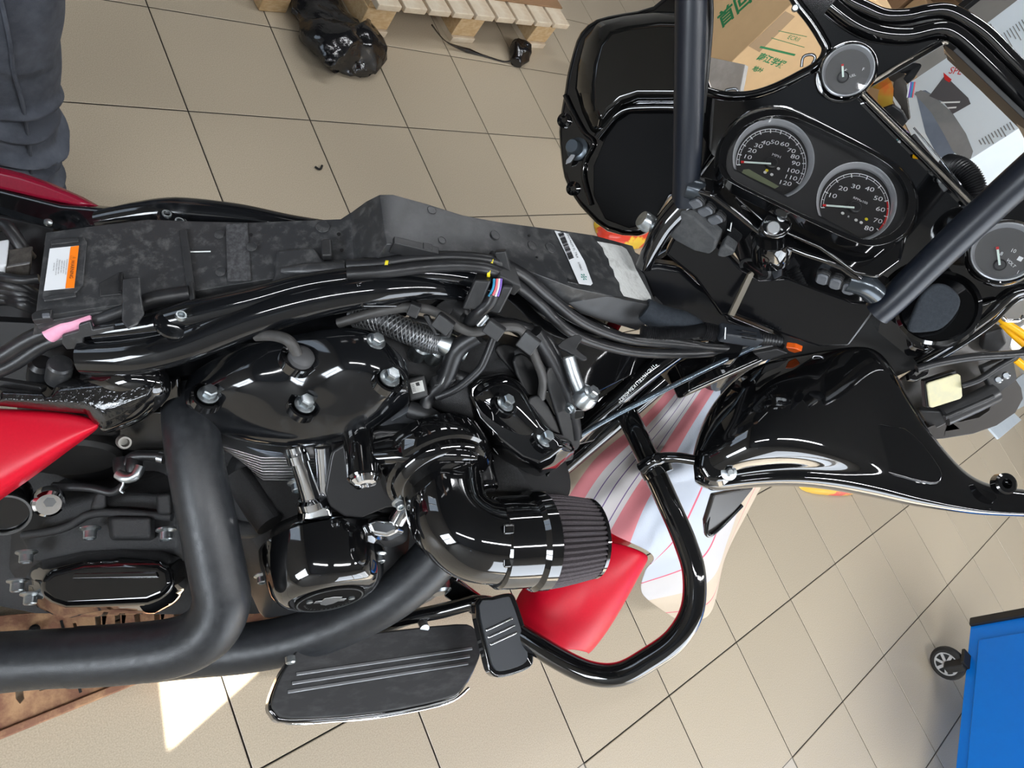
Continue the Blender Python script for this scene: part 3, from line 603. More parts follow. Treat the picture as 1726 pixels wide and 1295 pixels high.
# cast bracket at the rear right and seat bracket strip
cast = [(-8, 652), (70, 660), (74, 672), (84, 668), (94, 646), (104, 640), (150, 632), (215, 622), (262, 628), (268, 640), (258, 668), (232, 690), (205, 712), (178, 724), (160, 716), (145, 698), (60, 690), (-8, 684)]
loft('rear_bracket', [ringof(cast, .885), ringof(cast, .866), [(x + (120 - x) * .04, y + (668 - y) * .25, .854) for x, y in cast], [(x + (120 - x) * .08, y + (668 - y) * .6, .848) for x, y in cast]], PEEL, MC, bev=.005, seg=3)
tube('bracket_elbow', [(150, 640, .872), (205, 640, .862), (245, 640, .868), (255, 655, .88), (225, 690, .90), (180, 715, .92)], [.014, .020, .022, .022, .018, .012], GLOSS, MC, 18)
plate('seat_rail_strip', pl3((0, 640, .87), (70, 660, .865), (10, 690, .885)), [(-8, 640), (-8, 652), (68, 664), (70, 656), (66, 652)], .01, PLAS, MC)
# ---- wiring tray / battery cover along the backbone
def TZ(px, py, z): return PZ(px, py, z)
secs = [((78, 394), (60, 534), .612), ((160, 383), (150, 521), .628), ((250, 372), (245, 508), .645), ((330, 375), (330, 490), .662), ((425, 377), (430, 474), .700), ((500, 374), (505, 462), .728), ((575, 371), (586, 448), .752),
        ((592, 360), (598, 440), .760), ((618, 341), (628, 425), .795), ((640, 330), (652, 412), .822), ((662, 330), (680, 409), .828), ((720, 346), (730, 422), .830), ((780, 365), (800, 425), .836), ((840, 376), (860, 446), .842), ((930, 388), (968, 486), .846), ((1000, 398), (1035, 500), .838), ((1066, 416), (1105, 514), .828)]
rows_ = []
for (lx, ly), (rx, ry), z in secs:
    L_, R_ = PZ(lx, ly, z), PZ(rx, ry, z); n_ = 6
    rows_.append([L_ + v3(0, .004, -.03)] + [L_ + (R_ - L_) * k / (n_ - 1) for k in range(n_)] + [R_ + v3(0, -.004, -.034)])
vs = [p for r in rows_ for p in r]; nc = len(rows_[0])
fs = [(i * nc + j, i * nc + j + 1, (i + 1) * nc + j + 1, (i + 1) * nc + j) for i in range(len(rows_) - 1) for j in range(nc - 1)]
TRAYM = PLASD
tray = put('wiring_tray', vs, fs, TRAYM, MC, smooth=40, solid=.003, bev=.002)
def tp(i):   # plane of the tray near section i
    a = PZ(*secs[i][0], secs[i][2]); b = PZ(*secs[i][1], secs[i][2]); c = PZ(*secs[i + 1][0], secs[i + 1][2]); return Plane(a, (b - a).cross(c - a))
T0, T2, T3, T5, T11, T13, T15 = tp(0), tp(2), tp(3), tp(5), tp(11), tp(13), tp(15)
for a in ([(88, 402), (118, 400), (142, 400), (147, 408), (140, 480), (130, 492), (74, 506), (70, 500)],): plate('cover_panel', T0, a, .004, PLASD, tray, h=.004, bev=.0015)
lab = plate('warning_label', T0, [(84, 419), (133, 414), (125, 485), (74, 490)], .0006, LABELW, tray, bev=0, h=.0050)
plate('orange_band', T0, [(119, 416), (133, 414), (125, 485), (110, 486)], .0005, ORANGE, lab, bev=0, h=.0056)
text('lettering', '⚠WARNING', T0, 121.5, 450, 5.4, INK, lab, dirpx=(-.10, .99), h=.0062)
for k, (x, s) in enumerate(((113, 'A terminal can cause a short'), (109, 'A lit spark may result in'), (105, 'death or serious injury.'), (100.5, 'Disconnect negative cable'), (96.5, '(-) first, battery before service'), (92, 'and keep away'))):
    text('lettering', s, T0, x - 1, 450, 1.9, INK, lab, dirpx=(-.10, .99), h=.0056)
for a, b in (((86, 410), (133, 405)), ((74, 505), (128, 497))): rodbox('rib', T0.at(*a, .005), T0.at(*b, .005), .006, .003, PLASD, tray, n=T0.n)
for pl, x, y, r in ((T3, 275, 405, 4), (T3, 274, 468, 4), (T5, 423, 396, 3.2), (T5, 571, 395, 3.2), (T5, 576, 422, 3.2), (T13, 892, 397, 2.5), (T13, 905, 434, 2.2)):
    c = pl.at(x, y, .0024); rr = r * depth(c) / F; lathe('hole', c, pl.n, [(rr, 0), (rr, .0006)], DARK, tray, 14)
for pl, x, y, r, nm_ in ((T5, 544, 382, 12, 'disc'), (T5, 424, 416, 9, 'disc'), (T11, 728, 354, 8, 'disc'), (T13, 897, 414, 9, 'disc'), (T13, 928, 418, 10, 'disc'), (T11, 745, 405, 7, 'disc'), (T13, 835, 396, 9, 'disc'), (T3, 370, 395, 9, 'disc'), (T3, 372, 458, 9, 'disc')):
    c = pl.at(x, y, .0022); rr = r * depth(c) / F; lathe('moulding_mark', c, pl.n, [(rr, 0), (rr * .93, .0006), (rr * .9, .0001)], PLASD, tray, 20)
plate('felt_strip', tp(4), [(380, 377), (417, 375), (423, 472), (383, 474)], .003, mat('felt', (.035, .035, .037), .95, c2=(.075, .075, .078), scale=160, bump=.5, bscale=500), tray, h=.004)
rodbox('strap', T3.at(309, 388, .006), T3.at(323, 492, .006), .009, .004, PLAS, tray, n=T3.n)
plate('strap_buckle', T3, [(316, 474), (324, 474), (330, 518), (320, 518)], .006, PLAS, tray, h=.012)
plate('clip_plate', T2, [(166, 477), (202, 458), (208, 460), (206, 496), (168, 500)], .004, PLAS, tray, h=.004)
rodbox('clip_slot', T2.at(204, 460, .006), T2.at(203, 494, .006), .004, .004, DARK, tray, n=T2.n)
plate('cable_guard', T2, [(206, 470), (236, 465), (238, 498), (243, 528), (232, 545), (215, 554), (205, 540)], .004, PLASD, tray, h=.02, bev=.002)
plate('latch', T0, [(52, 530), (60, 524), (88, 520), (86, 536), (54, 540)], .01, PLAS, tray, h=.006)
plate('latch_tab', T0, [(70, 527), (83, 526), (84, 534), (70, 535)], .008, GREYB, tray, h=.008)
plate('edge_flange', T2, [(58, 538), (240, 505), (240, 515), (80, 542), (60, 548)], .01, PLASD, tray, h=-.004)
wc_ = plate('wire_cover', T5, [(466, 421), (530, 416), (545, 438), (583, 436), (584, 470), (580, 482), (530, 487), (490, 484), (455, 478), (462, 462)], .018, PLASD, tray, h=.010, bev=.004, seg=3)
box('cover_clip', T5.at(551, 421, .012), T5.at(552, 440) - T5.at(550, 400), T5.n.cross(T5.at(552, 440) - T5.at(550, 400)), T5.n, .026, .013, .012, PLAS, wc_, bev=.003)
tube('cover_ridge', [T5.at(475, 457, .008), T5.at(520, 456, .012), T5.at(582, 456, .012)], [.004, .009, .011], PLASD, wc_, 12)
rodbox('scratch', T3.at(257, 426, .003), T3.at(355, 424, .003), .0016, .0003, WHITE, tray, n=T3.n, bev=0)
rodbox('drop_edge', T11.at(660, 412, -.002), T11.at(735, 430, -.002), .010, .02, PLAS, tray, n=T11.n)
box('side_clip', T11.at(718, 421, .002), T11.at(735, 425) - T11.at(715, 420), T11.n.cross(T11.at(735, 425) - T11.at(715, 420)), T11.n, .012, .010, .014, PLAS, tray)
# lower right flank of the tray front
plate('tray_flank', pl3((980, 490, 1.0), (1100, 512, 1.07), (1070, 555, 1.09)), [(840, 448), (900, 462), (968, 486), (1104, 516), (1116, 522), (1110, 532), (1074, 558), (980, 530), (940, 500), (890, 472)], .012, PLAS, tray, bev=.002)
box('side_clip', (960, 477, .985), FWD, RIGHT, UP, .018, .010, .012, PLAS, tray)
plate('end_tab', T15, [(1062, 420), (1084, 432), (1078, 448), (1068, 440)], .008, PLAS, tray); plate('end_tab', T15, [(1104, 498), (1118, 512), (1106, 530), (1096, 518)], .012, PLAS, tray)
bl = plate('barcode_label', T13, [(935, 389), (958, 394), (985, 440), (999, 478), (996, 481), (976, 478), (955, 430)], .0005, LABELW, tray, h=.0026, bev=0)
random.seed(3)
for k in range(22):
    t = k / 21; x = 945 + 18 * t; y = 393 + 43 * t; rodbox('bar', T13.at(x - 4, y + 1, .0032), T13.at(x + 4, y - 2, .0032), random.choice((.0008, .0014, .002)), .0003, INK, bl, n=T13.n, bev=0)
text('lettering', 'S50N1A629 FL TRX', T13, 964, 412, 4.6, INK, bl, dirpx=(.40, .92), h=.0033, flip=False)
text('lettering', 'U986S', T13, 978, 449, 4.4, INK, bl, dirpx=(.40, .92), h=.0033)
text('emblem', '✻', T13, 984, 467, 13, TEAL, bl, dirpx=(.40, .92), h=.0033)
tl_ = [(1007, 407), (1030, 411), (1048, 415), (1056, 420), (1064, 434), (1071, 452), (1085, 478), (1097, 500), (1098, 507), (1080, 506), (1052, 499), (1046, 489), (1044, 476), (1037, 466), (1034, 454), (1028, 447), (1026, 436), (1020, 428), (1016, 417)]
plate('torn_label', T15, tl_, .0008, LABELC, tray, h=.003, bev=0)
# ---- harness along the right of the tray
h1 = tube('harness', [(586, 448, .872), (640, 445, .872), (700, 437, .878), (770, 434, .884), (832, 441, .895), (880, 462, .93), (925, 500, .97), (985, 545, 1.02), (1060, 572, 1.07), (1140, 580, 1.11), (1230, 588, 1.15), (1300, 578, 1.17)], .0078, RUB, MC, 14, 8)
h2 = tube('harness', [(586, 462, .862), (650, 458, .864), (720, 450, .87), (780, 448, .876), (828, 455, .887), (870, 480, .93), (910, 512, .975), (965, 562, 1.02), (1050, 590, 1.075), (1130, 596, 1.11), (1210, 592, 1.15), (1280, 575, 1.19)], .0078, RUB, MC, 14, 8)
tube('harness', [(860, 462, .94), (905, 490, .975), (960, 535, 1.02), (1040, 566, 1.06), (1130, 574, 1.10), (1220, 590, 1.15)], .006, RUB, MC, 10, 8)
for p, par in (((653, 447, .872), h1), ((829, 442, .894), h1), ((825, 456, .886), h2)):
    a = V(p[0] - 2.5, p[1], p[2]); b = V(p[0] + 2.5, p[1] + .8, p[2]); vs, fs = tubegeo([a, b], .0083, 16, 0); put('yellow_ring', vs, fs, YEL, par)
hc = box('harness_clamp', (848, 460, .905), V(870, 470, .91) - V(830, 450, .9), RIGHT, UP, .032, .045, .02, PLAS, MC, bev=.003)
plate('clamp_post', pl3((840, 425, .885), (858, 428, .885), (850, 460, .9)), [(834, 426), (852, 424), (862, 460), (842, 464)], .01, PLAS, MC)
# connector block with coloured wires
cb = plate('connector_cover', pl3((790, 520, .895), (820, 470, .875), (845, 500, .885)), [(800, 472), (828, 474), (808, 524), (778, 522)], .03, PLAS, MC, bev=.003)
plate('connector_cover', pl3((790, 520, .90), (820, 470, .88), (845, 500, .89)), [(848, 482), (866, 484), (842, 530), (822, 526)], .02, PLAS, MC, bev=.003)
tube('wire_sleeve', [(832, 496, .89), (824, 512, .895), (806, 528, .90), (790, 545, .92)], .008, RUB, MC, 12)
for k, x in enumerate((830, 835, 839, 842)): tube('wire', [(x + 3, 470, .885), (x + 1, 486, .885), (x - 6 + k, 500, .885)], .0016, PIPC[k], MC, 6)
# ---- grey cables and clips over the intake valley
tube('cable', [(570, 545, .905), (640, 525, .895), (700, 518, .895), (742, 530, .90), (775, 552, .91), (800, 560, .915), (840, 552, .92), (880, 558, .935), (905, 610, .965), (915, 640, .985), (912, 672, 1.0)], .0062, WIREG, MC, 12, 8)
tube('spark_lead', [(432, 566, .86), (462, 566, .852), (488, 576, .848), (503, 602, .86)], .0068, WIREG, MC, 12, 8)
for a, b in (((702, 512), (694, 532)), ((755, 536), (740, 556)), ((840, 546), (826, 566)), ((900, 566), (882, 590))):
    rodbox('cable_clip', (a[0], a[1], .885), (b[0], b[1], .893), .014 if a[0] < 730 else .024, .012, PLAS, MC, bev=.002)
tube('harness', [(805, 565, .93), (770, 590, .94), (750, 640, .955), (722, 670, .965), (718, 700, .965), (735, 715, .97)], [.012, .013, .011, .009, .009, .006], RUB, MC, 12, 8)
tube('cable', [(835, 560, .935), (820, 600, .945), (806, 625, .95), (770, 655, .955), (735, 670, .96)], .0055, RUB, MC, 10, 8)
tube('harness', [(790, 640, .965), (750, 628, .965), (748, 640, .962)], .009, RUB, MC, 12, 4)
tube('harness', [(900, 560, .96), (925, 600, .985), (950, 650, 1.01), (965, 700, 1.03), (972, 740, 1.04)], [.012, .012, .011, .010, .008], RUB, MC, 12, 8)
tube('harness', [(820, 545, .95), (870, 548, .96), (920, 570, .99), (940, 600, 1.0), (946, 615, 1.01)], [.008, .008, .007, .006, .008], RUB, MC, 10, 8)
def paddle(px, m=PLAS, d=.91):
    return plate('cable_bracket', pl3((px[0][0], px[0][1], d), (px[2][0], px[2][1], d + .01), (px[4][0], px[4][1], d + .005)), px, .006, m, MC, bev=.0015, sm=2)
paddle([(732, 520), (748, 506), (766, 500), (772, 508), (764, 522), (758, 530), (742, 534)]); paddle([(940, 582), (960, 568), (976, 564), (982, 572), (972, 588), (990, 602), (984, 608), (955, 592)], d=.985)
plate('cable_bracket', pl3((720, 535, .92), (735, 565, .93), (757, 560, .925)), [(712, 532), (722, 532), (736, 562), (752, 566), (758, 552), (764, 554), (758, 570), (734, 568)], .006, PLAS, MC)
# braided hose
br = tube('braided_hose', [(590, 528, .93), (640, 540, .93), (690, 560, .935), (725, 574, .945), (752, 580, .95)], .0155, BRAID, MC, 18, 10)
tube('braided_hose', [(690, 540, .95), (730, 550, .95), (760, 566, .955)], .009, BRAID, MC, 14, 8)
for k in range(8):      # braid strands
    for sgn in (1, -1):
        P_ = cr([V(*p) for p in ((598, 531, .93), (640, 540, .93), (690, 560, .935), (725, 574, .945), (748, 579, .95))], 14); pts = []
        for i, p in enumerate(P_):
            t = (P_[min(i + 1, len(P_) - 1)] - P_[max(i - 1, 0)]).normalized(); u = t.cross(ZUP).normalized(); v = u.cross(t); a = sgn * i * .42 + k * math.pi / 4
            pts.append(p + (u * math.cos(a) + v * math.sin(a)) * .0158)
        vs, fs = tubegeo(pts, .0011, 5, 0); put('braid_strand', vs, fs, STRAND, br)
lathe('hose_fitting', (752, 580, .945), V(775, 590, .945) - V(740, 572, .94), [(.014, -.01), (.016, 0), (.016, .012), (.011, .016), (.011, .03)], ZINC, MC, 20)
for x, y in ((711, 586), (739, 592)): lathe('hose_stud', (x, y, .955), UP, [(.012, -.02), (.012, 0), (.010, .003), (.004, .004)], ZINC, MC, 18)
lathe('fitting', (780, 532, .93), V(800, 545, .93) - V(775, 528, .93), [(.012, -.02), (.015, -.014), (.015, .0), (.009, .006), (.009, .02)], PLAS, MC, 18)
lathe('fitting', (812, 540, .93), V(820, 530, .93) - V(808, 545, .93), [(.006, -.01), (.006, .008), (.004, .01)], ZINC, MC, 12)
# engine-mount link (zinc rod with ball joint)
lk = tube('stabiliser_link', [(958, 602, .985), (970, 640, .99), (985, 672, .995)], .0095, ZINC, MC, 14, 3)
lathe('link_eye', (986, 672, .99), V(1000, 660, .985) - V(970, 685, 1.0), [(.008, -.014), (.014, -.010), (.0165, 0), (.014, .010), (.008, .014)], ZINC, lk, 20)
bolt((996, 664, .982), V(1000, 660, .975) - V(980, 678, .99), .0085, ZINC, lk); bolt((962, 688, 1.0), V(955, 694, .995) - V(975, 680, 1.01), .006, ZINC, lk)
plate('link_bracket', pl3((930, 700, 1.02), (990, 700, 1.02), (960, 660, 1.01)), [(905, 660), (950, 655), (968, 690), (985, 690), (985, 706), (950, 712), (930, 700)], .02, GLOSS, MC, bev=.003)
# dark filling structures of the intake valley
plate('intake_manifold', pl3((640, 600, 1.0), (760, 620, 1.01), (700, 700, 1.05)), [(600, 560), (700, 555), (800, 570), (900, 600), (930, 660), (820, 720), (740, 735), (650, 730), (640, 640)], .05, CRANK, MC, bev=.01)
tube('manifold_pipe', [(640, 570, .985), (720, 640, 1.0), (820, 690, 1.02)], .03, CRANK, MC, 16)
tube('fuel_rail', [(690, 690, .965), (720, 700, .965), (745, 718, .965)], .012, PLAS, MC, 12)
s_ = box('map_sensor', (703, 654, .955), V(720, 650, .955) - V(690, 658, .955), V(700, 640, .955) - V(705, 668, .955), CAM - V(703, 654, .955), .026, .03, .02, PLAS, MC, bev=.003)
sp2 = Plane(V(703, 654, .942), CAM - V(703, 654, .955)); plate('data_label', sp2, [(691, 646), (712, 641), (716, 659), (696, 664)], .0006, LABELC, s_, bev=0); plate('data_code', sp2, [(700, 646), (706, 644), (708, 650), (702, 651)], .0003, INK, s_, bev=0, h=.0004)
for k in range(5): rodbox('small_print', sp2.at(693 + k * .8, 650 + k * 2.6, .0004), sp2.at(698 + k * .8, 648.6 + k * 2.6, .0004), .0006, .0002, INK, s_, n=sp2.n, bev=0)
box('throttle_motor', (670, 716, .99), FWD, RIGHT, UP, .07, .04, .03, GREYB, MC, bev=.005); box('connector', (745, 642, .955), V(760, 640, .955) - V(730, 648, .955), RIGHT, UP, .03, .016, .014, PLAS, MC, bev=.002)
box('connector_clip', (748, 634, .945), V(750, 625, .95) - V(745, 645, .95), RIGHT, UP, .018, .004, .008, LABELC, MC)
box('spacer_block', (662, 704, .975), V(690, 690, .975) - V(640, 718, .975), RIGHT, UP, .045, .012, .012, GREYB, MC)
# ---- rear rocker cover
rk_ = [[(316, 634, .925), (360, 602, .895), (420, 580, .885), (480, 566, .882), (540, 554, .880), (612, 548, .885), (656, 578, .893), (688, 610, .925)],
       [(308, 656, .905), (362, 632, .877), (430, 612, .868), (492, 610, .882), (545, 598, .866), (605, 588, .864), (652, 606, .878), (690, 634, .91)],
       [(308, 674, .898), (365, 664, .878), (430, 652, .868), (498, 652, .886), (550, 642, .867), (606, 630, .866), (650, 640, .880), (690, 652, .908)],
       [(314, 692, .905), (370, 690, .896), (430, 686, .890), (500, 686, .893), (560, 682, .889), (615, 668, .888), (658, 660, .890), (690, 664, .912)],
       [(322, 704, .92), (380, 718, .912), (435, 724, .908), (500, 728, .908), (565, 725, .908), (622, 702, .906), (662, 680, .908), (691, 672, .925)],
       [(330, 714, .94), (385, 741, .938), (438, 753, .936), (500, 758, .936), (568, 755, .936), (640, 722, .936), (674, 694, .936), (692, 680, .94)],
       [(336, 708, .96), (388, 734, .96), (440, 745, .96), (500, 750, .96), (566, 746, .96), (636, 715, .96), (670, 690, .958), (688, 676, .955)]]
rc = surf('rocker_cover', rk_, GLOSSD, MC, .004, 3)
for x, y, d in ((350, 668, .880), (512, 684, .886), (655, 640, .878)):
    c = V(x, y, d); lathe('bolt_recess', c - UP * .001, UP, [(.020, -.008), (.0198, .0035), (.017, .0045), (.0155, -.001)], GLOSS, rc, 24); bolt(c + UP * .002, UP, .0088, ZINC, rc, .012)
bolt((633, 576, .885), UP, .0085, ZINC, rc); lathe('plug_well', (504, 604, .874), UP, [(.023, -.01), (.023, .005), (.019, .006), (.017, -.004)], GLOSS, rc, 26)
lathe('spark_plug_boot', (506, 606, .868), UP, [(.0155, -.01), (.0155, .008), (.012, .012), (.007, .014)], mat('grey_boot', (.06, .06, .062), .6), rc, 22)
surf('head_edge', [[(318, 716, .955), (380, 742, .955), (440, 760, .955), (480, 762, .955)], [(322, 728, .962), (382, 752, .962), (440, 768, .962), (480, 768, .962)], [(335, 728, .975), (385, 748, .975), (440, 764, .975), (480, 764, .975)]], mat('head_satin', (.10, .115, .14), .4, .5), MC, .003, 2)
UR = (UP + v3(-.22, 0, 0)).normalized()
cyl = lathe('cylinder', (488, 700, 1.03), UR, [(.060, -.13), (.062, 0), (.065, .02)], CRANK, MC, 32)
fA = [(350, 744), (385, 756), (440, 772), (535, 772), (566, 762), (604, 742), (600, 700), (360, 700)]; fB = [(424, 784), (432, 800), (444, 809), (520, 810), (540, 802), (592, 770), (585, 725), (430, 725)]
NF = 9
for i in range(NF):
    t = i / (NF - 1); pl = Plane(V(480, 765, .968 + .062 * t), UR); lp = [pl.at(a + (c - a) * t, b + (d - b) * t) for (a, b), (c, d) in zip(fA, fB)]
    slab('fin', [lp], -UR * .0028, ALU, cyl, bev=.0008)
    slab('fin_web', [[p + (sum(lp, Vector()) / 8 - p) * .06 - UR * .0028 for p in lp]], -UR * .004, DARK, cyl, bev=0)
# ---- front rocker cover
fb_ = [(782, 690), (778, 655), (800, 636), (850, 626), (882, 640), (905, 680), (930, 720), (964, 742), (972, 762), (940, 790), (908, 806), (870, 792), (830, 765), (795, 725)]
ft = [(790, 668), (790, 652), (808, 638), (850, 630), (874, 644), (896, 684), (916, 716), (944, 742), (948, 754), (926, 772), (908, 782), (880, 772), (842, 742), (806, 706)]
fc = loft('front_rocker_cover', [ringof(fb_, 1.03), ringof([(x * .6 + a * .4, y * .6 + b * .4) for (x, y), (a, b) in zip(fb_, ft)], 1.0), ringof(ft, .98)], GLOSS, MC, bev=.007, seg=4)
surf('cover_crown', [[(792, 660, .982), (810, 640, .980), (850, 630, .980), (876, 645, .985)], [(800, 680, .978), (820, 662, .966), (858, 655, .966), (890, 680, .98)], [(820, 710, .985), (842, 692, .968), (880, 690, .970), (910, 712, .985)], [(850, 745, .992), (875, 732, .98), (905, 735, .98), (935, 745, .992)], [(880, 772, 1.0), (895, 768, .996), (918, 770, .996), (940, 760, 1.0)]], GLOSS, fc, .003, 2)
for x, y, d in ((850, 682, .965), (916, 742, .985)):
    c = V(x, y, d); nrm = (CAM - c).normalized(); lathe('bolt_recess', c, UP, [(.019, -.006), (.019, .003), (.016, .003), (.014, -.002)], GLOSS, fc, 22); bolt(c + UP * .001, UP, .0085, ZINC, fc, .012)
for k, (x0, y0, x1, y1, x2, y2) in enumerate(((905, 690, 930, 740, 955, 760), (880, 620, 905, 670, 925, 715), (935, 640, 950, 690, 965, 740), (850, 600, 880, 620, 900, 660))):
    plate('heat_guard', pl3((x0, y0, .99), (x1, y1, 1.01), (x1 + 30, y1 - 10, 1.03)), [(x0 - 14, y0 - 10), (x0 + 10, y0 - 20), (x1 + 20, y1 - 10), (x2 + 14, y2 + 10), (x2 - 8, y2 + 18), (x1 - 10, y1 + 14)], .006, DARK, MC, bev=.003, sm=3)
fcyl = lathe('front_cylinder', V(870, 800, 1.10), (UP + v3(.3, 0, 0)), [(.08, -.16), (.082, .0), (.07, .05)], CRANK, MC, 32)
plate('front_cylinder_side', pl3((840, 800, 1.05), (920, 800, 1.06), (880, 850, 1.1)), [(810, 770), (870, 790), (905, 808), (930, 800), (900, 830), (870, 850), (830, 850)], .03, GLOSS, MC, bev=.004)
slab('engine_backing', [[V(x, y, d) for x, y, d in ((-60, 780, 1.10), (120, 720, 1.08), (300, 650, 1.04), (640, 600, 1.06), (800, 600, 1.10), (950, 720, 1.18), (900, 800, 1.22), (800, 840, 1.22), (690, 930, 1.2), (620, 1000, 1.2), (470, 1030, 1.18), (430, 1035, 1.17), (300, 1036, 1.14), (60, 1034, 1.14), (-60, 1010, 1.13))]], ray(500, 850) * .03, CRANK, MC, bev=0)
# ---- crankcase, gear case
cc = loft('crankcase', [[(x, y, 1.12) for x, y in ((385, 760), (640, 760), (700, 850), (690, 960), (640, 1020), (440, 1050), (400, 960), (330, 900))], [(x, y, 1.03) for x, y in ((400, 770), (600, 790), (650, 860), (650, 930), (620, 960), (470, 960), (420, 900), (390, 840))]], CRANK, MC, bev=.012)
loft('cam_chest', [[(x, y, 1.06) for x, y in ((440, 930), (455, 880), (500, 862), (640, 855), (690, 880), (690, 915), (648, 930), (560, 925))], [(x, y, 1.0) for x, y in ((455, 925), (465, 890), (505, 872), (632, 866), (672, 884), (674, 905), (640, 914), (560, 912))]], CRANK, MC, bev=.01)
tube('case_rib', [(400, 800, 1.03), (430, 850, 1.02), (455, 885, 1.01)], .02, CRANK, MC, 12); tube('cross_pipe', [(385, 892, 1.04), (440, 890, 1.04), (480, 880, 1.06)], .014, CRANK, MC, 12)
# cam cover: turned cup with a round badge
cv = V(556, 1008, .985)
cp = lathe('cam_cover', cv, RIGHT, [(.087, -.078), (.086, -.06), (.082, -.040), (.075, -.016), (.066, -.005), (.058, .0), (.050, .001)], GLOSS, MC, 48)
lobe = loft('cam_cover_flank', [[(464, 985, 1.05), (460, 955, 1.04), (470, 922, 1.03), (520, 908, 1.02), (560, 910, 1.02), (540, 1000, 1.04), (500, 1030, 1.06), (470, 1020, 1.06)], [(468, 985, 1.02), (466, 955, 1.01), (480, 930, 1.0), (520, 918, .995), (555, 920, .995), (540, 985, 1.01), (505, 1010, 1.03), (482, 1005, 1.03)]], GLOSS, MC, bev=.008)
bp = Plane(cv + RIGHT * .0015, RIGHT)
bd_ = lathe('badge', cv + RIGHT * .001, RIGHT, [(.047, 0), (.047, .002), (.044, .003), (.043, .002)], mat('badge_black', (.002, .002, .002), .7, spec=.1), cp, 40)
vs, fs = lathegeo(cv + RIGHT * .003, RIGHT, [(.045, 0), (.045, .0012), (.043, .0012), (.043, 0)], 40); put('badge_ring', vs, fs[:-2], STEEL, bd_)
qx = lambda a, b: cv + RIGHT * .0046 + FWD * a + UP * b
sh_ = [(-.013, .012), (0, .015), (.013, .012), (.013, .004), (.022, .004), (.022, -.005), (.013, -.005), (.009, -.013), (0, -.018), (-.009, -.013), (-.013, -.005), (-.022, -.005), (-.022, .004), (-.013, .004)]
slab('bar_and_shield', [[qx(a, b) for a, b in sh_]], -RIGHT * .001, ALU, bd_, bev=.0004)
for k, ch in enumerate('HARLEY-DAVIDSON'):
    a = math.radians(200 + k * 10); c = qx(.034 * math.cos(a), .034 * math.sin(a)); q = RM @ (c - CAM)
    text('lettering', ch, bp, CX + F * q.x / q.z, CY + F * q.y / q.z, 4, STEEL, bd_, dirpx=(1, .1), h=.004)
for s in (-1, 1): lathe('badge_screw', qx(.030 * s, .003), RIGHT, [(.0045, -.002), (.0045, .001), (.003, .0015)], ZINC, bd_, 14)
for x, y, d in ((520, 935, .975), (592, 925, .975)):
    lathe('bolt_pocket', (x, y, d), (UP * .3 + RIGHT), [(.014, -.03), (.0135, 0), (.011, .002), (.010, -.006)], GLOSS, cp, 20); socket((x, y - 3, d - .003), RIGHT, .0062, ZINC, cp)
for x, y, d in ((441, 969, 1.01), (639, 934, 1.0), (504, 885, .99), (566, 876, .985), (640, 884, .99)): socket((x, y, d), RIGHT, .0068, ZINC, MC)
# chrome pushrod tubes and lifter block
tb1 = tube('pushrod_tube', [(497, 752, .955), (512, 800, .965), (526, 846, .98)], [.013, .0125, .0145], CHROME, MC, 22, 4); tube('tube_sleeve', [(500, 765, .953), (504, 778, .956)], .0155, CHROME, tb1, 22, 2); lathe('tube_collar', (526, 846, .98), V(497, 752, .955) - V(526, 846, .98), [(.022, -.006), (.022, .004), (.017, .008)], CHROME, tb1, 24)
tb2 = tube('pushrod_tube', [(543, 752, .965), (546, 790, .975), (548, 835, .99)], [.012, .0115, .013], CHROME, MC, 22, 4)
lb = loft('lifter_block', [[(x, y, 1.0) for x, y in ((500, 850), (540, 835), (572, 850), (572, 880), (520, 890), (500, 886))], [(x, y, .972) for x, y in ((512, 856), (540, 846), (556, 856), (560, 874), (524, 882), (510, 878))]], CHROME, MC, bev=.005)
l2 = loft('lifter_block', [[(x, y, 1.0) for x, y in ((606, 882), (630, 870), (680, 872), (684, 900), (655, 915), (618, 908))], [(x, y, .978) for x, y in ((618, 882), (634, 876), (668, 880), (670, 896), (652, 904), (626, 900))]], CHROME, MC, bev=.005)
tube('pushrod_tube', [(668, 880, .985), (685, 850, .985), (700, 830, .99)], .012, CHROME, MC, 20, 4); socket((500, 812, .985), RIGHT, .008, ZINC, MC)
# ---- air intake
bpn = pl3((600, 830, .955), (700, 830, .965), (640, 760, .945))
plate('intake_backing_plate', bpn, [(556, 772), (560, 760), (590, 742), (600, 735), (640, 725), (780, 728), (806, 745), (828, 790), (836, 830), (760, 840), (650, 858), (610, 874), (580, 872), (556, 856), (546, 830)], .035, mat('intake_satin', (.010, .010, .011), .3), MC, bev=.004, seg=3)
ib = loft('intake_body', [[(x, y, .955) for x, y in ((592, 770), (600, 740), (650, 728), (780, 730), (806, 745), (812, 780), (770, 800), (700, 810), (640, 800))], [(x, y, .925) for x, y in ((600, 768), (610, 748), (655, 738), (775, 740), (795, 752), (798, 775), (760, 792), (700, 800), (645, 790))]], GLOSS, MC, bev=.009, seg=4)
tube('intake_ridge', [(612, 772, .93), (680, 768, .922), (770, 766, .925), (800, 772, .935)], [.010, .012, .012, .008], GLOSS, ib, 14)
pb_ = lathe('bolt_post', (614, 806, .915), RIGHT + FWD * -.05, [(.022, -.075), (.022, 0), (.019, .004)], GLOSS, MC, 28); lathe('post_cap', (614, 808, .91), RIGHT, [(.0185, 0), (.0185, .003), (.014, .008), (.008, .009), (.007, .005)], CHROME, pb_, 26)
pb2 = lathe('bolt_post', (822, 820, .985), RIGHT, [(.016, -.06), (.016, 0), (.014, .004)], GLOSS, MC, 24); lathe('post_cap', (822, 822, .982), RIGHT, [(.012, 0), (.012, .003), (.008, .005), (.006, .002)], GLOSS, pb2, 20)
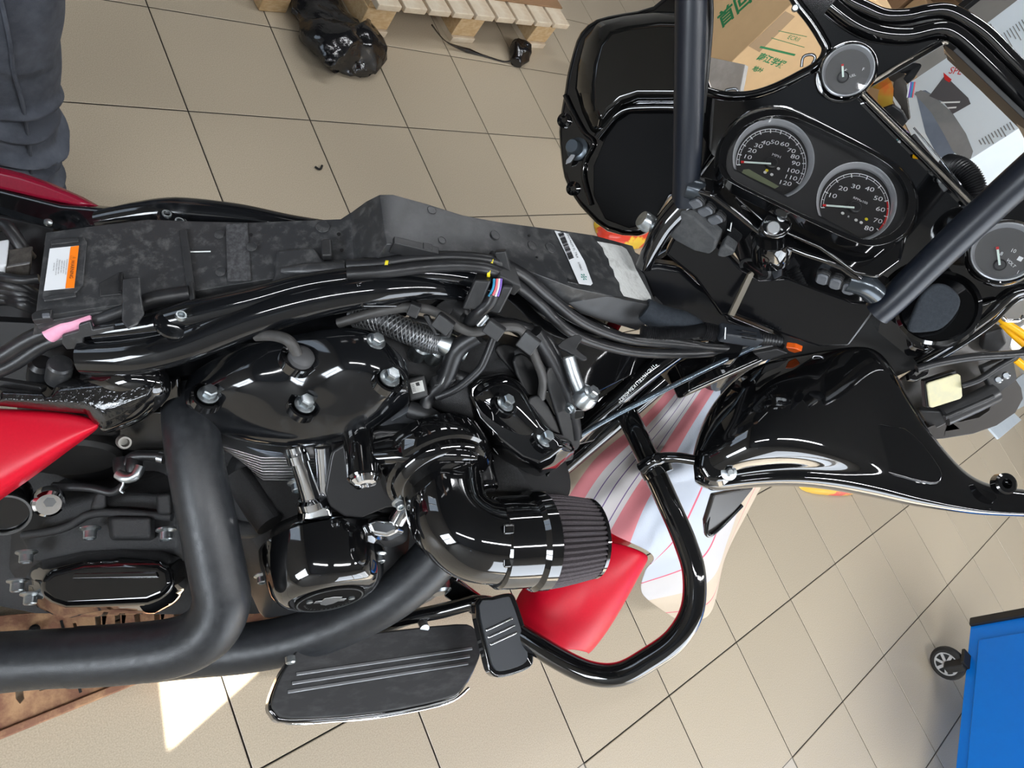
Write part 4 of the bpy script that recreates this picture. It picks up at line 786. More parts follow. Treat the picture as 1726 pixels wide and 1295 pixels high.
EA = (V(760, 880, .94) - V(745, 790, .985)).normalized(); ec = V(748, 812, .955)
fl_ = lathe('intake_flange', ec, RIGHT * .9 + UP * .25, [(.078, -.05), (.078, -.022), (.074, -.014), (.069, -.012), (.069, -.004), (.064, .002), (.058, .004)], GLOSS, MC, 48)
for x, y, d in ((672, 846, .945), (797, 822, .955)): socket((x, y, d), RIGHT * .9 + UP * .25, .006, ZINC, fl_)
el = tube('intake_elbow', [(748, 800, .985), (751, 838, .965), (762, 876, .948), (795, 905, .945), (840, 914, .96), (880, 914, .975)], [.056, .055, .0555, .056, .056, .056], GLOSS, MC, 40, 10)
fa = (V(990, 906, 1.02) - V(840, 915, .962)).normalized()
cl = lathe('filter_clamp', V(852, 914, .967), fa, [(.058, -.02), (.061, -.016), (.062, .0), (.0625, .03), (.068, .036), (.0685, .052), (.0635, .056), (.058, .056)], GLOSS, MC, 48)
for py in (892, 948): box('clamp_lug', V(858, py, .91), fa, V(858, 948, .91) - V(858, 892, .91), CAM - V(858, py, .91), .016, .014, .008, GLOSS, cl, bev=.003)
# pleated cotton filter
FILT = mat('dark_filter_cotton', (.060, .050, .055), .85, c2=(.085, .072, .078), scale=500, bump=.6, bscale=700); u_, v_ = frame_of(fa); fcen = V(905, 913, .99); vs, fs = [], []; n = 144; prof = [(.063, 0), (.061, .03), (.058, .055), (.054, .082)]
for r, h in prof:
    for k in range(n):
        rr = r * (1 + (.045 if k % 3 == 0 else (-.09 if k % 3 == 1 else .02))); a = 2 * math.pi * k / n; vs.append(fcen + fa * h + (u_ * math.cos(a) + v_ * math.sin(a)) * rr)
for i in range(3):
    for k in range(n): fs.append((i * n + k, i * n + (k + 1) % n, (i + 1) * n + (k + 1) % n, (i + 1) * n + k))
flt = put('air_filter', vs, fs, FILT, MC, smooth=0)
lathe('filter_end_cap', fcen + fa * .080, fa, [(.057, 0), (.057, .005), (.050, .009), (.03, .010)], GLOSS, flt, 48)
# ---- transmission side
tc_ = loft('transmission_case', [[(x, y, 1.10) for x, y in ((20, 860), (110, 800), (310, 780), (330, 860), (330, 960), (300, 1000), (60, 1030), (10, 960))], [(x, y, 1.02) for x, y in ((40, 930), (100, 850), (160, 830), (290, 830), (305, 880), (305, 925), (140, 935), (60, 950))]], CRANK, MC, bev=.012)
tube('case_seam', [(40, 902, 1.01), (90, 895, 1.0), (120, 885, 1.0), (150, 868, 1.0), (200, 864, 1.0), (290, 872, 1.0)], .006, CRANK, MC, 10)
for px in ([(180, 868), (262, 868), (262, 912), (184, 912)], [(160, 830), (180, 820), (182, 860), (150, 862)], [(262, 830), (290, 826), (292, 870), (264, 872)]):
    c_ = [(x, y, 1.02) for x, y in px]; m_ = (sum(x for x, y in px) / 4, sum(y for x, y in px) / 4); loft('case_boss', [c_, [(m_[0] + (x - m_[0]) * .82, m_[1] + (y - m_[1]) * .82, .985) for x, y in px]], CRANK, MC, bev=.006)
for x, y, d in ((152, 890, .99), (280, 892, .99), (45, 930, .99), (30, 978, 1.0), (52, 1000, 1.01)): socket((x, y, d), (RIGHT * .6 + v3(0, -.1, .0)) + UP * -.1, .0085, ZINC, MC)
to_ = [(42, 1000), (44, 960), (70, 942), (138, 926), (205, 922), (278, 926), (316, 944), (322, 985), (300, 1016), (262, 1036), (100, 1044), (66, 1026)]
ti_ = [(70, 995), (72, 972), (90, 960), (142, 946), (205, 943), (268, 946), (288, 956), (292, 982), (276, 1002), (248, 1014), (112, 1020), (88, 1012)]
tv = loft('transmission_cover', [ringof(to_, 1.05), ringof([(a * .8 + b * .2, c * .8 + d * .2) for (a, c), (b, d) in zip(to_, ti_)], 1.02), [(x, y + 4, .987 - (y - 950) / 70 * .010) for x, y in ti_]], GLOSS, MC, bev=.010, seg=4)
plate('cover_step', pl3((90, 964, .986), (268, 950, .986), (180, 1022, .978)), [(124, 966), (264, 964), (268, 974), (120, 977)], .004, GLOSS, tv, bev=.002, h=.001)
dp = lathe('dipstick_cap', (82, 848, .97), RIGHT * .75 + UP * .66, [(.020, -.012), (.0205, -.002), (.019, .003), (.015, .006), (.008, .0065)], CHROME, MC, 32); vs, fs = lathegeo(V(84, 846, .965), RIGHT * .75 + UP * .66, [(.0075, -.002), (.0075, .0015)], 6); put('hex_recess', vs, fs, STEEL, dp)
ca_ = lathe('round_cover', (8, 866, .965), RIGHT * .75 + UP * .5, [(.032, -.05), (.032, 0), (.030, .004), (.029, .001)], GLOSS, MC, 36); vs, fs = lathegeo(V(8, 866, .963), RIGHT * .75 + UP * .5, [(.031, .002), (.031, .005), (.028, .005), (.028, .002)], 36); put('cover_ring', vs, fs[:-2], STEEL, ca_)
# starter housing and solenoid plate
lathe('starter_motor', (120, 770, .985), (RIGHT * .8 + UP * -.1), [(.062, -.12), (.062, 0), (.056, .006), (.02, .007)], mat('starter_black', (.016, .0155, .015), .5), MC, 40)
box('starter_bracket', (165, 690, .96), FWD, RIGHT, UP, .06, .06, .05, CRANK, MC, bev=.01)
sol = plate('solenoid_plate', pl3((205, 700, .93), (285, 700, .93), (240, 760, .96)), [(200, 702), (206, 692), (285, 694), (285, 765), (225, 762), (204, 758), (199, 748)], .03, mat('brushed_black', (.012, .0115, .011), .22, stretch=(1, 30, 30), bump=.12, bscale=60), MC, bev=.004)
plate('heat_shield_plate', pl3((240, 650, .90), (300, 650, .90), (270, 690, .92)), [(236, 680), (262, 640), (300, 640), (304, 690), (280, 690)], .01, GLOSS, MC, bev=.003)
for x, y in ((211, 701), (210, 746)): lathe('hollow_stud', (x, y, .925), RIGHT * .7 + UP, [(.009, -.014), (.009, .0), (.0078, .004), (.0055, .004), (.005, -.011)], mat('dull_stud', (.25, .24, .22), .5, .6), sol, 20)
tube('battery_cable', [(285, 770, .95), (255, 768, .95), (225, 770, .95), (212, 785, .95)], .007, RUB, MC, 12); lathe('cable_ferrule', (272, 772, .945), V(285, 774, .945) - V(260, 768, .945), [(.0075, -.004), (.0075, .004)], STEEL, MC, 14)
tube('vent_hose', [(205, 775, .955), (206, 790, .95), (210, 800, .95)], .011, RUB, MC, 12); tube('vent_hose', [(225, 770, .955), (226, 785, .95), (226, 798, .95)], .011, RUB, MC, 12)
cl_ = tube('hose_clamp', [(199, 799, .94), (212, 806, .938), (228, 802, .94), (237, 786, .945)], .007, ZINC, MC, 12); tube('clamp_tail', [(204, 802, .935), (208, 815, .935), (203, 826, .935), (209, 831, .935)], .002, ZINC, cl_, 8)
tube('case_hose', [(90, 820, .99), (150, 822, .985), (190, 830, .985), (212, 815, .98)], .006, RUB, MC, 10)
# ---- exhaust
ex = tube('rear_exhaust_pipe', [(318, 672, .955), (322, 720, .925), (332, 790, .915), (350, 880, .915), (366, 960, .92), (374, 1015, .925), (352, 1062, .93), (300, 1090, .935), (215, 1102, .935), (126, 1108, .935)], [.034, .0345, .0345, .035, .035, .0355, .037, .038, .0385, .0385], SATIN, MC, 36, 8)
tube('muffler_pipe', [(132, 1108, .935), (60, 1112, .935), (-40, 1120, .935), (-160, 1130, .94)], [.0372, .0372, .039, .043], SATIN, MC, 36, 6)
ex2 = tube('front_exhaust_pipe', [(800, 850, 1.12), (762, 905, 1.09), (715, 960, 1.085), (655, 1008, 1.085), (585, 1045, 1.10), (500, 1076, 1.11), (420, 1092, 1.11), (340, 1100, 1.11), (250, 1108, 1.10)], .0375, SATIN, MC, 36, 8)
lathe('clamp_bolt', (489, 1107, 1.0), RIGHT, [(.007, 0), (.007, .008), (.005, .010)], ZINC, MC, 12)
# ---- footboard and brake pedal
FZ = plz(.33); fo_ = [(516, 1086), (622, 1068), (770, 1052), (800, 1059), (812, 1081), (808, 1111), (783, 1158), (753, 1178), (635, 1202), (494, 1212), (464, 1199), (459, 1178), (474, 1138), (494, 1108)]
fbd = plate('footboard', FZ, [(x + (x - 640) * .012 - 3, y + (y - 1130) * .03 + 5) for x, y in fo_], .022, GLOSS, MC, bev=.005, seg=3, h=-.008, sm=3)
plate('rubber_pad', FZ, fo_, .008, mat('worn_rubber', (.016, .0165, .018), .6, c2=(.05, .05, .052), scale=22, mix=(.48, .8), detail=8, stretch=(1, 3, 1), bump=.1, bscale=500), fbd, bev=.003, sm=3)
for a, b in (((499, 1136.5), (796, 1093)), ((491.5, 1152), (792, 1106)), ((484.5, 1166.5), (789, 1118))): rodbox('tread_strip', FZ.at(*a, .0005), FZ.at(*b, .0005), .0052, .0022, STEEL, fbd, n=ZUP)
tube('edge_trim', [FZ.at(x, y, -.022) for x, y in ((459, 1190), (462, 1206), (490, 1220), (560, 1216), (640, 1209), (752, 1186), (790, 1160))], .0025, CHROME, fbd, 8)
PZL = pl3((808, 1020, 1.17), (865, 1005, 1.20), (880, 1130, 1.165)); po = [(801, 1017), (830, 1006), (858, 1000), (869, 1007), (884, 1050), (894, 1084), (900, 1108), (893, 1127), (850, 1142), (828, 1136), (817, 1101)]
pd = plate('brake_pedal', PZL, po, .022, GLOSS, MC, bev=.005, seg=3, sm=3)
plate('rubber_pad', PZL, [(808, 1020), (832, 1011), (855, 1006), (862, 1012), (876, 1052), (885, 1085), (890, 1106), (882, 1120), (850, 1131), (834, 1127), (824, 1098)], .006, mat('blue_black_rubber', (.018, .022, .028), .5, bump=.08, bscale=900), pd, bev=.002, h=.004, sm=3)
for a, b in (((819, 1063), (864, 1042)), ((822, 1075), (868, 1054)), ((826, 1087), (872, 1066))): rodbox('tread_strip', PZL.at(*a, .005), PZL.at(*b, .005), .0036, .0024, CHROME, pd, n=PZL.n)
tube('pedal_arm', [(640, 1062, 1.22), (690, 1042, 1.22), (745, 1030, 1.22), (800, 1016, 1.21), (830, 1015, 1.215)], [.011, .012, .013, .012, .009], GLOSS, MC, 16)
rodbox('pedal_link', (758, 992, 1.27), (815, 1028, 1.24), .034, .02, GLOSS, MC, bev=.004); rodbox('board_strut', (772, 985, 1.3), (700, 960, 1.32), .03, .02, GLOSS, MC, bev=.004)
tube('board_bolt', [(704, 1030, 1.24), (716, 1060, 1.2)], .008, STEEL, MC, 12, 2); lathe('master_cylinder', (742, 997, 1.26), RIGHT, [(.02, -.04), (.02, 0), (.014, .004)], STEEL, MC, 20)
# ---- crash bar
gp = [(1030, 640, 1.24), (1058, 700, 1.20), (1092, 772, 1.17), (1128, 852, 1.15), (1156, 918, 1.135), (1170, 970, 1.125), (1166, 1030, 1.12), (1138, 1078, 1.12), (1092, 1112, 1.125), (1046, 1136, 1.13), (1000, 1136, 1.14), (950, 1115, 1.16), (890, 1078, 1.19), (830, 1040, 1.23), (770, 995, 1.30), (720, 960, 1.36)]
tube('crash_bar', gp, .0185, GLOSS, MC, 24, 8)
ck = lathe('bar_clamp', (1105, 790, 1.155), V(1092, 772, 1.17) - V(1128, 852, 1.15), [(.0195, -.012), (.025, -.012), (.026, 0), (.025, .012), (.0195, .012)], GLOSS, MC, 28)
tube('clamp_arm', [(1082, 790, 1.13), (1098, 778, 1.12), (1120, 772, 1.12), (1145, 772, 1.11), (1172, 776, 1.10)], [.011, .010, .009, .0085, .008], GLOSS, ck, 14); bolt((1108, 772, 1.112), CAM - V(1108, 772, 1.1), .006, GLOSS, ck)
tube('brake_line', [(1286, 578, 1.16), (1200, 618, 1.135), (1100, 668, 1.13), (1010, 715, 1.14), (935, 762, 1.16)], .0042, mat('steel_blue_line', (.16, .20, .24), .25, .8), MC, 12)
# rusty-looking fork parts under the neck
tube('fork_tube', [(1300, 570, 1.2), (1240, 630, 1.28), (1160, 700, 1.4)], .026, GLOSS, MC, 20); tube('fork_tube', [(1180, 590, 1.24), (1150, 640, 1.32), (1120, 690, 1.4)], .03, GLOSS, MC, 20)
box('fork_lower_clamp', (1215, 610, 1.2), V(1270, 590, 1.2) - V(1160, 640, 1.22), RIGHT, UP, .16, .06, .03, GLOSS, MC, bev=.006)
# ---- red side covers and rear
cx_ = [(-70, 688, 892), (0, 690, 842), (40, 692, 814), (80, 694, 785), (115, 698, 758), (145, 704, 736), (160, 711, 724), (165, 715, 717)]
surf('side_cover', [[(x + (4 if t > .9 and x > 100 else 0) * 0, a + (b - a) * t, d + .0 * x) for x, a, b in cx_] for t, d in ((0, .892), (.015, .876), (.10, .870), (.4, .866), (.68, .864), (.82, .867), (.91, .876), (.97, .892), (1.0, .915))], RED, MC, .004, 3)
lc = [(-60, 270), (0, 282), (40, 292), (90, 310), (140, 332), (172, 350), (150, 352), (80, 338), (0, 318), (-60, 306)]
loft('left_side_cover', [ringof(lc, .99), ringof(lc, .965), [(x * .9 - 2, y * .8 + 64, .955) for x, y in lc]], REDG, MC, bev=.006, seg=3)
plate('left_rear_rail', pl3((0, 340, .96), (160, 370, .95), (60, 400, .97)), [(-60, 308), (0, 320), (100, 345), (175, 352), (175, 385), (90, 396), (0, 372), (-60, 366)], .03, GLOSSD, MC, bev=.006)
lathe('rail_stud', (81, 377, .935), UP, [(.005, 0), (.005, .004), (.003, .005)], ZINC, MC, 14)
# rear electrics at the left edge
box('fuse_box', (30, 445, .90), V(60, 440, .9) - V(0, 450, .9), RIGHT, UP, .035, .03, .03, mat('smoky_box', (.05, .045, .04), .25, c2=(.09, .08, .07), scale=60), MC, bev=.003); box('module', (-2, 440, .90), V(60, 440, .9) - V(0, 450, .9), RIGHT, UP, .022, .045, .03, LABELW, MC, bev=.003)
tube('harness', [(-30, 390, .91), (5, 380, .905), (22, 395, .905), (38, 420, .91), (50, 436, .92)], .0085, RUB, MC, 12); tube('battery_cable', [(-20, 462, .89), (10, 468, .885), (40, 472, .885), (66, 470, .89)], .006, RUB, MC, 12)
for k in range(4): tube('harness', [(-20, 478 + k * 9, .90), (15, 480 + k * 8, .895 + k * .004), (40, 488 + k * 8, .90), (60, 500 + k * 6, .91)], .009, RUB, MC, 10)
mc_ = tube('main_cable', [(-40, 618, .835), (0, 602, .835), (50, 572, .832), (100, 552, .832), (160, 540, .834), (205, 525, .838), (260, 505, .845), (320, 495, .855)], .0095, RUB, MC, 14, 8)
tube('main_cable', [(-40, 640, .845), (20, 615, .843), (80, 578, .842), (150, 560, .842), (215, 545, .845)], .0085, RUB, MC, 12, 8)
vs, fs = tubegeo(cr([V(*p) for p in ((82, 563, .8315), (110, 549, .831), (140, 541, .832), (160, 537, .833))], 4), .0108, 18, 0); put('pink_tape', vs, fs, PINK, mc_, smooth=50)
plate('cable_carrier', pl3((110, 570, .825), (190, 555, .825), (120, 600, .84)), [(104, 566), (132, 558), (132, 548), (152, 542), (156, 556), (192, 550), (192, 560), (140, 570), (140, 588), (112, 590), (104, 580)], .006, PLASD, MC, bev=.0015)
lathe('relay', (102, 615, .85), UP, [(.014, -.03), (.014, 0), (.012, .003)], PLASD, MC, 22); lathe('relay', (70, 615, .87), UP, [(.014, -.03), (.014, 0), (.010, .006)], RUB, MC, 20)
plate('battery_side', pl3((60, 600, .92), (120, 600, .92), (90, 660, .94)), [(-40, 540), (60, 545), (150, 560), (150, 640), (60, 665), (-40, 660)], .02, DARK, MC)
plate('inner_fender', pl3((0, 480, .96), (60, 480, .96), (30, 560, .97)), [(-60, 350), (90, 385), (70, 520), (120, 560), (120, 660), (-60, 670)], .02, DARK, MC)
lathe('battery_box', v3(.12, -.03, .36), UP, [(.10, -.1), (.10, .1)], DARK, MC, 24)
# ---- handlebars, dash, instruments
bl_ = tube('handlebar', [(1156, 345, 1.02), (1157, 300, 1.0), (1160, 200, .955), (1163, 80, .91), (1166, -40, .87), (1170, -160, .84)], .0195, BAR, MC, 28, 8)
br_ = tube('handlebar', [(1478, 528, 1.02), (1510, 500, 1.0), (1580, 432, .96), (1650, 366, .92), (1740, 284, .87), (1850, 190, .82)], [.020, .020, .0205, .021, .021, .021], BAR, MC, 28, 8)
tube('handlebar_base', [(1156, 340, 1.02), (1120, 380, 1.04), (1098, 420, 1.06), (1085, 450, 1.08)], [.019, .016, .013, .012], GLOSS, MC, 20)
tube('throttle_cable', [(1184, -20, .93), (1188, 60, .965), (1186, 120, .985), (1180, 200, 1.0), (1176, 280, 1.02)], .0055, RUB, MC, 12); tube('clutch_cable', [(1196, -20, .94), (1198, 30, .96), (1192, 110, .99), (1184, 190, 1.01)], .004, RUB, MC, 10)
lathe('clamp_bolt', (1086, 372, 1.05), V(1070, 360, 1.04) - V(1110, 390, 1.06), [(.014, -.01), (.014, .0), (.012, .006)], ZINC, MC, 22)
for c in ((1180, 325, 1.0), (1452, 480, .985)): tube('riser', [(c[0] - 22, c[1] - 8, c[2]), (c[0] + 4, c[1], c[2] - .002), (c[0] + 22, c[1] + 14, c[2] + .01)], .016, ZINC if 0 else mat('riser_satin', (.05, .06, .07), .22, .6), MC, 20)
DP = pl3((1190, 360, 1.01), (1420, 480, .99), (1260, 430, 1.04))
dash = plate('switch_panel', DP, [(1128, 330), (1150, 322), (1200, 330), (1275, 388), (1310, 410), (1360, 430), (1420, 452), (1468, 490), (1466, 505), (1440, 512), (1350, 482), (1320, 470), (1300, 478), (1262, 466), (1248, 452), (1236, 428), (1200, 400), (1150, 360)], .03, GLOSS, MC, bev=.006, seg=3, sm=2)
def button(px, py, ang, par):
    c = DP.at(px, py, .004); a = (DP.at(px + math.cos(ang) * 10, py + math.sin(ang) * 10, .004) - c).normalized(); b = DP.n.cross(a)
    lp = [c + a * (x * .0108) + b * (y * .0074) for x, y in ((-1, -.5), (-.75, -1), (.75, -1), (1, -.5), (1, .5), (.75, 1), (-.75, 1), (-1, .5))]
    slab('button_frame', [[c + (p - c) * 1.22 for p in lp]], -DP.n * .006, PLAS, par, bev=.001)
    slab('button', [[p + DP.n * .003 for p in lp]], -DP.n * .007, GREYB, par, bev=.002, seg=3)
for p in ((1172, 343), (1189, 356), (1206, 370)): button(*p, -.35, dash)
for p in ((1386, 470), (1408, 478), (1430, 487)): button(*p, -1.3, dash)
rodbox('white_mark', DP.at(1231, 388, .001), DP.at(1233, 376, .001), .0014, .0004, WHITE, dash, n=DP.n, bev=0); rodbox('white_mark', DP.at(1226, 387, .001), DP.at(1232, 390, .001), .0014, .0004, WHITE, dash, n=DP.n, bev=0)
lathe('lock_recess', DP.at(1275, 450, -.004), DP.n, [(.024, 0), (.024, .006), (.021, .008), (.018, .002), (.01, .002)], PLAS, dash, 32)
# foam blocks below the panel
plate('foam_pad', pl3((1130, 380, 1.04), (1205, 420, 1.03), (1160, 420, 1.06)), [(1147, 357), (1170, 368), (1208, 404), (1204, 422), (1196, 430), (1170, 424), (1140, 408), (1118, 392)], .03, FOAM, MC, bev=.004); plate('foam_pad', pl3((1215, 420, 1.03), (1235, 430, 1.03), (1220, 440, 1.05)), [(1220, 412), (1238, 424), (1236, 430), (1220, 435), (1208, 432), (1212, 420)], .02, FOAM, MC, bev=.003)
# dark apron between the tray and the fairing
plate('apron', pl3((1260, 480, 1.075), (1460, 520, 1.05), (1350, 580, 1.10)), [(1150, 372), (1210, 410), (1250, 452), (1280, 470), (1330, 468), (1440, 508), (1478, 508), (1472, 532), (1432, 586), (1380, 586), (1320, 566), (1235, 532), (1215, 535), (1170, 470), (1120, 430)], .03, mat('apron_black', (.0035, .0037, .0045), .16), MC, bev=.006, seg=3)
plate('apron_edge', pl3((1232, 530, 1.06), (1260, 470, 1.05), (1275, 500, 1.06)), [(1229, 531), (1238, 534), (1272, 462), (1268, 458), (1262, 462)], .006, mat('apron_trim', (.10, .085, .06), .3), MC, bev=.001)
plate('neck_cover', pl3((1100, 470, 1.12), (1220, 520, 1.14), (1160, 560, 1.16)), [(1070, 450), (1110, 446), (1150, 452), (1180, 480), (1215, 500), (1232, 535), (1330, 575), (1300, 590), (1180, 570), (1110, 540), (1100, 512)], .04, mat('neck_black', (.006, .0065, .008), .2), MC, bev=.01, seg=3)
plate('fairing_backing', pl3((1350, 590, 1.2), (1540, 560, 1.16), (1450, 640, 1.2)), [(1290, 560), (1400, 500), (1440, 440), (1540, 420), (1600, 520), (1560, 615), (1500, 640), (1380, 640), (1300, 620)], .01, DARK, MC)  # black filler plate added so the open gap reads dark
plate('fairing_backing', pl3((1150, 180, 1.24), (1260, 180, 1.22), (1200, 340, 1.22)), [(1140, 176), (1262, 176), (1320, 340), (1180, 350), (1136, 330)], .01, DARK, MC)  # second black filler, added behind the left bar to darken the gap
# taped loom and big connector at the neck
tube('taped_loom', [(1085, 520, 1.08), (1110, 535, 1.085), (1150, 545, 1.085), (1180, 556, 1.085)], [.017, .020, .019, .013], FOAMD, MC, 16)
cvp = [V(*p) for p in ((1080, 558, 1.06), (1110, 562, 1.06), (1140, 562, 1.06), (1165, 560, 1.065), (1185, 556, 1.07))]
P_ = cr(cvp, 22); vs, fs = tubegeo(P_, [.0088 + (.0012 if k % 2 else -.0009) for k in range(len(P_))], 12, 0); put('corrugated_conduit', vs, fs, RUB, MC, smooth=25)
P_ = cr([V(*p) for p in ((1184, 557, 1.075), (1196, 560, 1.075), (1207, 562, 1.075))], 8); vs, fs = tubegeo(P_, [.0125 + (.001 if k % 2 else -.001) for k in range(len(P_))], 14, 0); put('corrugated_conduit', vs, fs, RUB, MC, smooth=25)
cn = box('main_connector', (1245, 565, 1.075), V(1276, 570, 1.08) - V(1215, 560, 1.07), RIGHT, UP, .062, .024, .02, mat('connector_dark', (.016, .019, .024), .45), MC, bev=.003)
for k in range(3): rodbox('connector_rib', (1250, 557 + k * 6, 1.058), (1275, 561 + k * 6, 1.062), .002, .003, PLAS, cn)
rodbox('white_edge', (1223, 552, 1.06), (1222, 572, 1.06), .0016, .001, WHITE, cn, bev=0)
P_ = cr([V(*p) for p in ((1276, 570, 1.08), (1295, 572, 1.085), (1316, 575, 1.09))], 9); vs, fs = tubegeo(P_, [.011 - .004 * k / len(P_) + (.001 if k % 2 else -.001) for k in range(len(P_))], 14, 0); put('corrugated_conduit', vs, fs, RUB, MC, smooth=25)
# ignition switch
ic = V(1306, 384, .965); ig = lathe('ignition_switch', V(1300, 430, 1.02), ic - V(1300, 432, 1.02), [(.028, 0), (.028, .03), (.024, .04)], GLOSS, MC, 32)
IP = Plane(ic, (CAM - ic).normalized() * .9 + v3(-.1, 0, .3))
kn = plate('ignition_knob', IP, [(1290, 362), (1300, 352), (1322, 350), (1336, 360), (1337, 376), (1328, 394), (1312, 402), (1294, 400), (1282, 388), (1282, 376)], .034, GLOSS, ig, bev=.005, seg=4, sm=2)
cpx = IP.at(1303, 384, .001); lathe('lock_face', cpx, IP.n, [(.0092, 0), (.0092, .003), (.0078, .0042), (.003, .0042)], STEEL, kn, 26)
cpx = IP.at(1318, 366, .001); lathe('lock_emblem', cpx, IP.n, [(.0062, 0), (.0062, .0015), (.0048, .0016), (.0046, .0006)], STEEL, kn, 24)
for b, x, y, dx in (('ACC IGN', 1312, 357, (1, -.1)), ('LOCK', 1294, 374, (1, -.1)), ('OFF', 1316, 386, (.7, .7)), ('IGN', 1331, 372, (.5, .85))): text('lettering', b, IP, x, y, 3.0, WHITE, kn, dirpx=dx, h=.001)
# gauge pod
GP = pl3((1303, 262, .965), (1450, 340, .945), (1400, 190, .985))
def ell(cx, cy, r, n=48, a0=0): return [(cx + r * math.cos(2 * math.pi * k / n + a0), cy + r * .985 * math.sin(2 * math.pi * k / n + a0)) for k in range(n)]
def dshape(cx, cy, r, A, B):      # circle cut by the chord A-B
    out = []; nx, ny = B[1] - A[1], A[0] - B[0]; s0 = (cx - A[0]) * nx + (cy - A[1]) * ny
    for x, y in ell(cx, cy, r, 72):
        s = (x - A[0]) * nx + (y - A[1]) * ny
        if s * s0 >= 0: out.append((x, y))
        else:
            L2 = nx * nx + ny * ny; out.append((x - nx * s / L2, y - ny * s / L2))
    return out
pod_o = [(1207, 268), (1216, 232), (1240, 200), (1275, 182), (1315, 178), (1350, 188), (1420, 222), (1480, 254), (1522, 284), (1544, 318), (1548, 352), (1538, 386), (1512, 410), (1476, 420), (1440, 412), (1370, 380), (1290, 340), (1235, 312), (1212, 294)]
pod = loft('gauge_pod', [[GP.at(x + (x - 1380) * .0 - 4, y + 6, -.055) for x, y in pod_o], [GP.at(x, y, -.012) for x, y in pod_o], [GP.at(1380 + (x - 1380) * .975, 300 + (y - 300) * .955, .002) for x, y in pod_o]], GLOSS, MC, bev=.007, seg=4, sm=3, cap1=False)
pin = cr([Vector((1380 + (x - 1380) * .975, 300 + (y - 300) * .955, 0)) for x, y in pod_o], 3, True)
face_o = [(1380 + (x - 1380) * .90, 300 + (y - 300) * .86) for x, y in pod_o]
SPD = (1304, 268, 69, (1247, 289.5), (1309, 322)); TCH = (1444, 340, 68, (1382, 364), (1449, 400))
plate('pod_face', GP, [[(p.x, p.y) for p in cr([Vector((x, y, 0)) for x, y in face_o], 3, True)], dshape(*SPD), dshape(*TCH)], .004, mat('pod_face_black', (.008, .008, .0085), .35, bump=.1, bscale=1500), pod, bev=.0008, h=-.004)
plate('pod_rim', GP, [[(p.x, p.y) for p in pin], [(p.x, p.y) for p in cr([Vector((x, y, 0)) for x, y in face_o], 3, True)]], .02, GLOSS, pod, bev=.003, seg=3, h=.003)
def gauge(name, spec, hub, needle, par, ring=True):
    cx, cy, r, A, B = spec
    ox, oy = -3, 4
    sh = lambda q: [(x + ox, y + oy) for x, y in q]
    g_ = plate(name, GP, sh(dshape(cx, cy, r - 6, A, B)), .004, DIAL, par, bev=0, h=-.0185)
    loops = [[GP.at(x, y, -.003) for x, y in dshape(cx, cy, r, A, B)], [GP.at(x, y, -.005) for x, y in dshape(cx, cy, r - 2, A, B)], [GP.at(x + ox * .6, y + oy * .6, -.011) for x, y in dshape(cx, cy, r - 6, A, B)], [GP.at(x, y, -.0182) for x, y in sh(dshape(cx, cy, r - 8, A, B))]]
    n = len(loops[0]); vs = [p for l in loops for p in l]; fs = [(i * n + k, i * n + (k + 1) % n, (i + 1) * n + (k + 1) % n, (i + 1) * n + k) for i in range(3) for k in range(n)]
    put('chrome_bezel', vs, fs, BEZ, g_, smooth=40)
    plate('glass', GP, dshape(cx, cy, r, A, B), .0008, GLASS, g_, bev=0, h=-.0035)
    hc = GP.at(*hub, -.0165); lathe('needle_hub', hc, GP.n, [(.0085, -.001), (.0085, .003), (.007, .004)], PLAS, g_, 24)
    nd = rodbox('needle', GP.at(*hub, -.0105), GP.at(*needle, -.0105), .0024, .0008, NEEDLE, g_, n=GP.n, bev=0)
    a = GP.at(*needle, -.0102); b = GP.at(needle[0] + (hub[0] - needle[0]) * .1, needle[1] + (hub[1] - needle[1]) * .1, -.0102); rodbox('needle_tip', a, b, .0030, .0012, REDP, g_, n=GP.n, bev=0)
    return g_
g1 = gauge('speedometer', SPD, (1299.5, 276), (1249, 273), pod); g2 = gauge('tachometer', TCH, (1440, 350), (1387, 346), pod)
GD = GP.off(-.0183)
def scale(par, cx, cy, ro, a0, a1, n, m=WHITE, ri=None):
    ri = ri or ro - 6; geo = []
    for k in range(n + 1):
        a = math.radians(a0 + (a1 - a0) * k / n); L_ = ri if k % 2 == 0 else ro - 3
        p, q = GD.at(cx + ro * math.cos(a), cy + ro * math.sin(a), .0008), GD.at(cx + L_ * math.cos(a), cy + L_ * math.sin(a), .0008); ux = (q - p).normalized()
        geo.append(boxgeo((p + q) / 2, ux, GD.n.cross(ux), GD.n, (q - p).length, .0012 if k % 2 == 0 else .0006, .0003))
    v_, f_ = join(geo); put('scale_ticks', v_, f_, m, par, smooth=0)
def arc(par, cx, cy, r, w_, a0, a1, m, n=40):
    vs, fs = [], []
    for k in range(n + 1):
        a = math.radians(a0 + (a1 - a0) * k / n)
        for rr in (r - w_ / 2, r + w_ / 2): vs.append(GD.at(cx + rr * math.cos(a), cy + rr * math.sin(a), .0009))
    for k in range(n): fs.append((2 * k, 2 * k + 1, 2 * k + 3, 2 * k + 2))
    put('scale_arc', vs, fs, m, par, smooth=0)
scale(g1, 1300, 276, 58, 178, 396, 24); arc(g1, 1300, 276, 58.5, 1.2, 178, 396, WHITE); arc(g1, 1300, 276, 54.5, .8, 178, 396, WHITE)
scale(g2, 1441, 350, 57, 180, 404, 16); arc(g2, 1441, 350, 57.5, 1.2, 180, 404, WHITE); arc(g2, 1441, 350, 53.5, .8, 180, 350, WHITE); arc(g2, 1441, 350, 55.5, 3, 350, 402, REDP)
o4 = lambda x, y: (1150 + x / 4.014, 150 + y / 4.014)
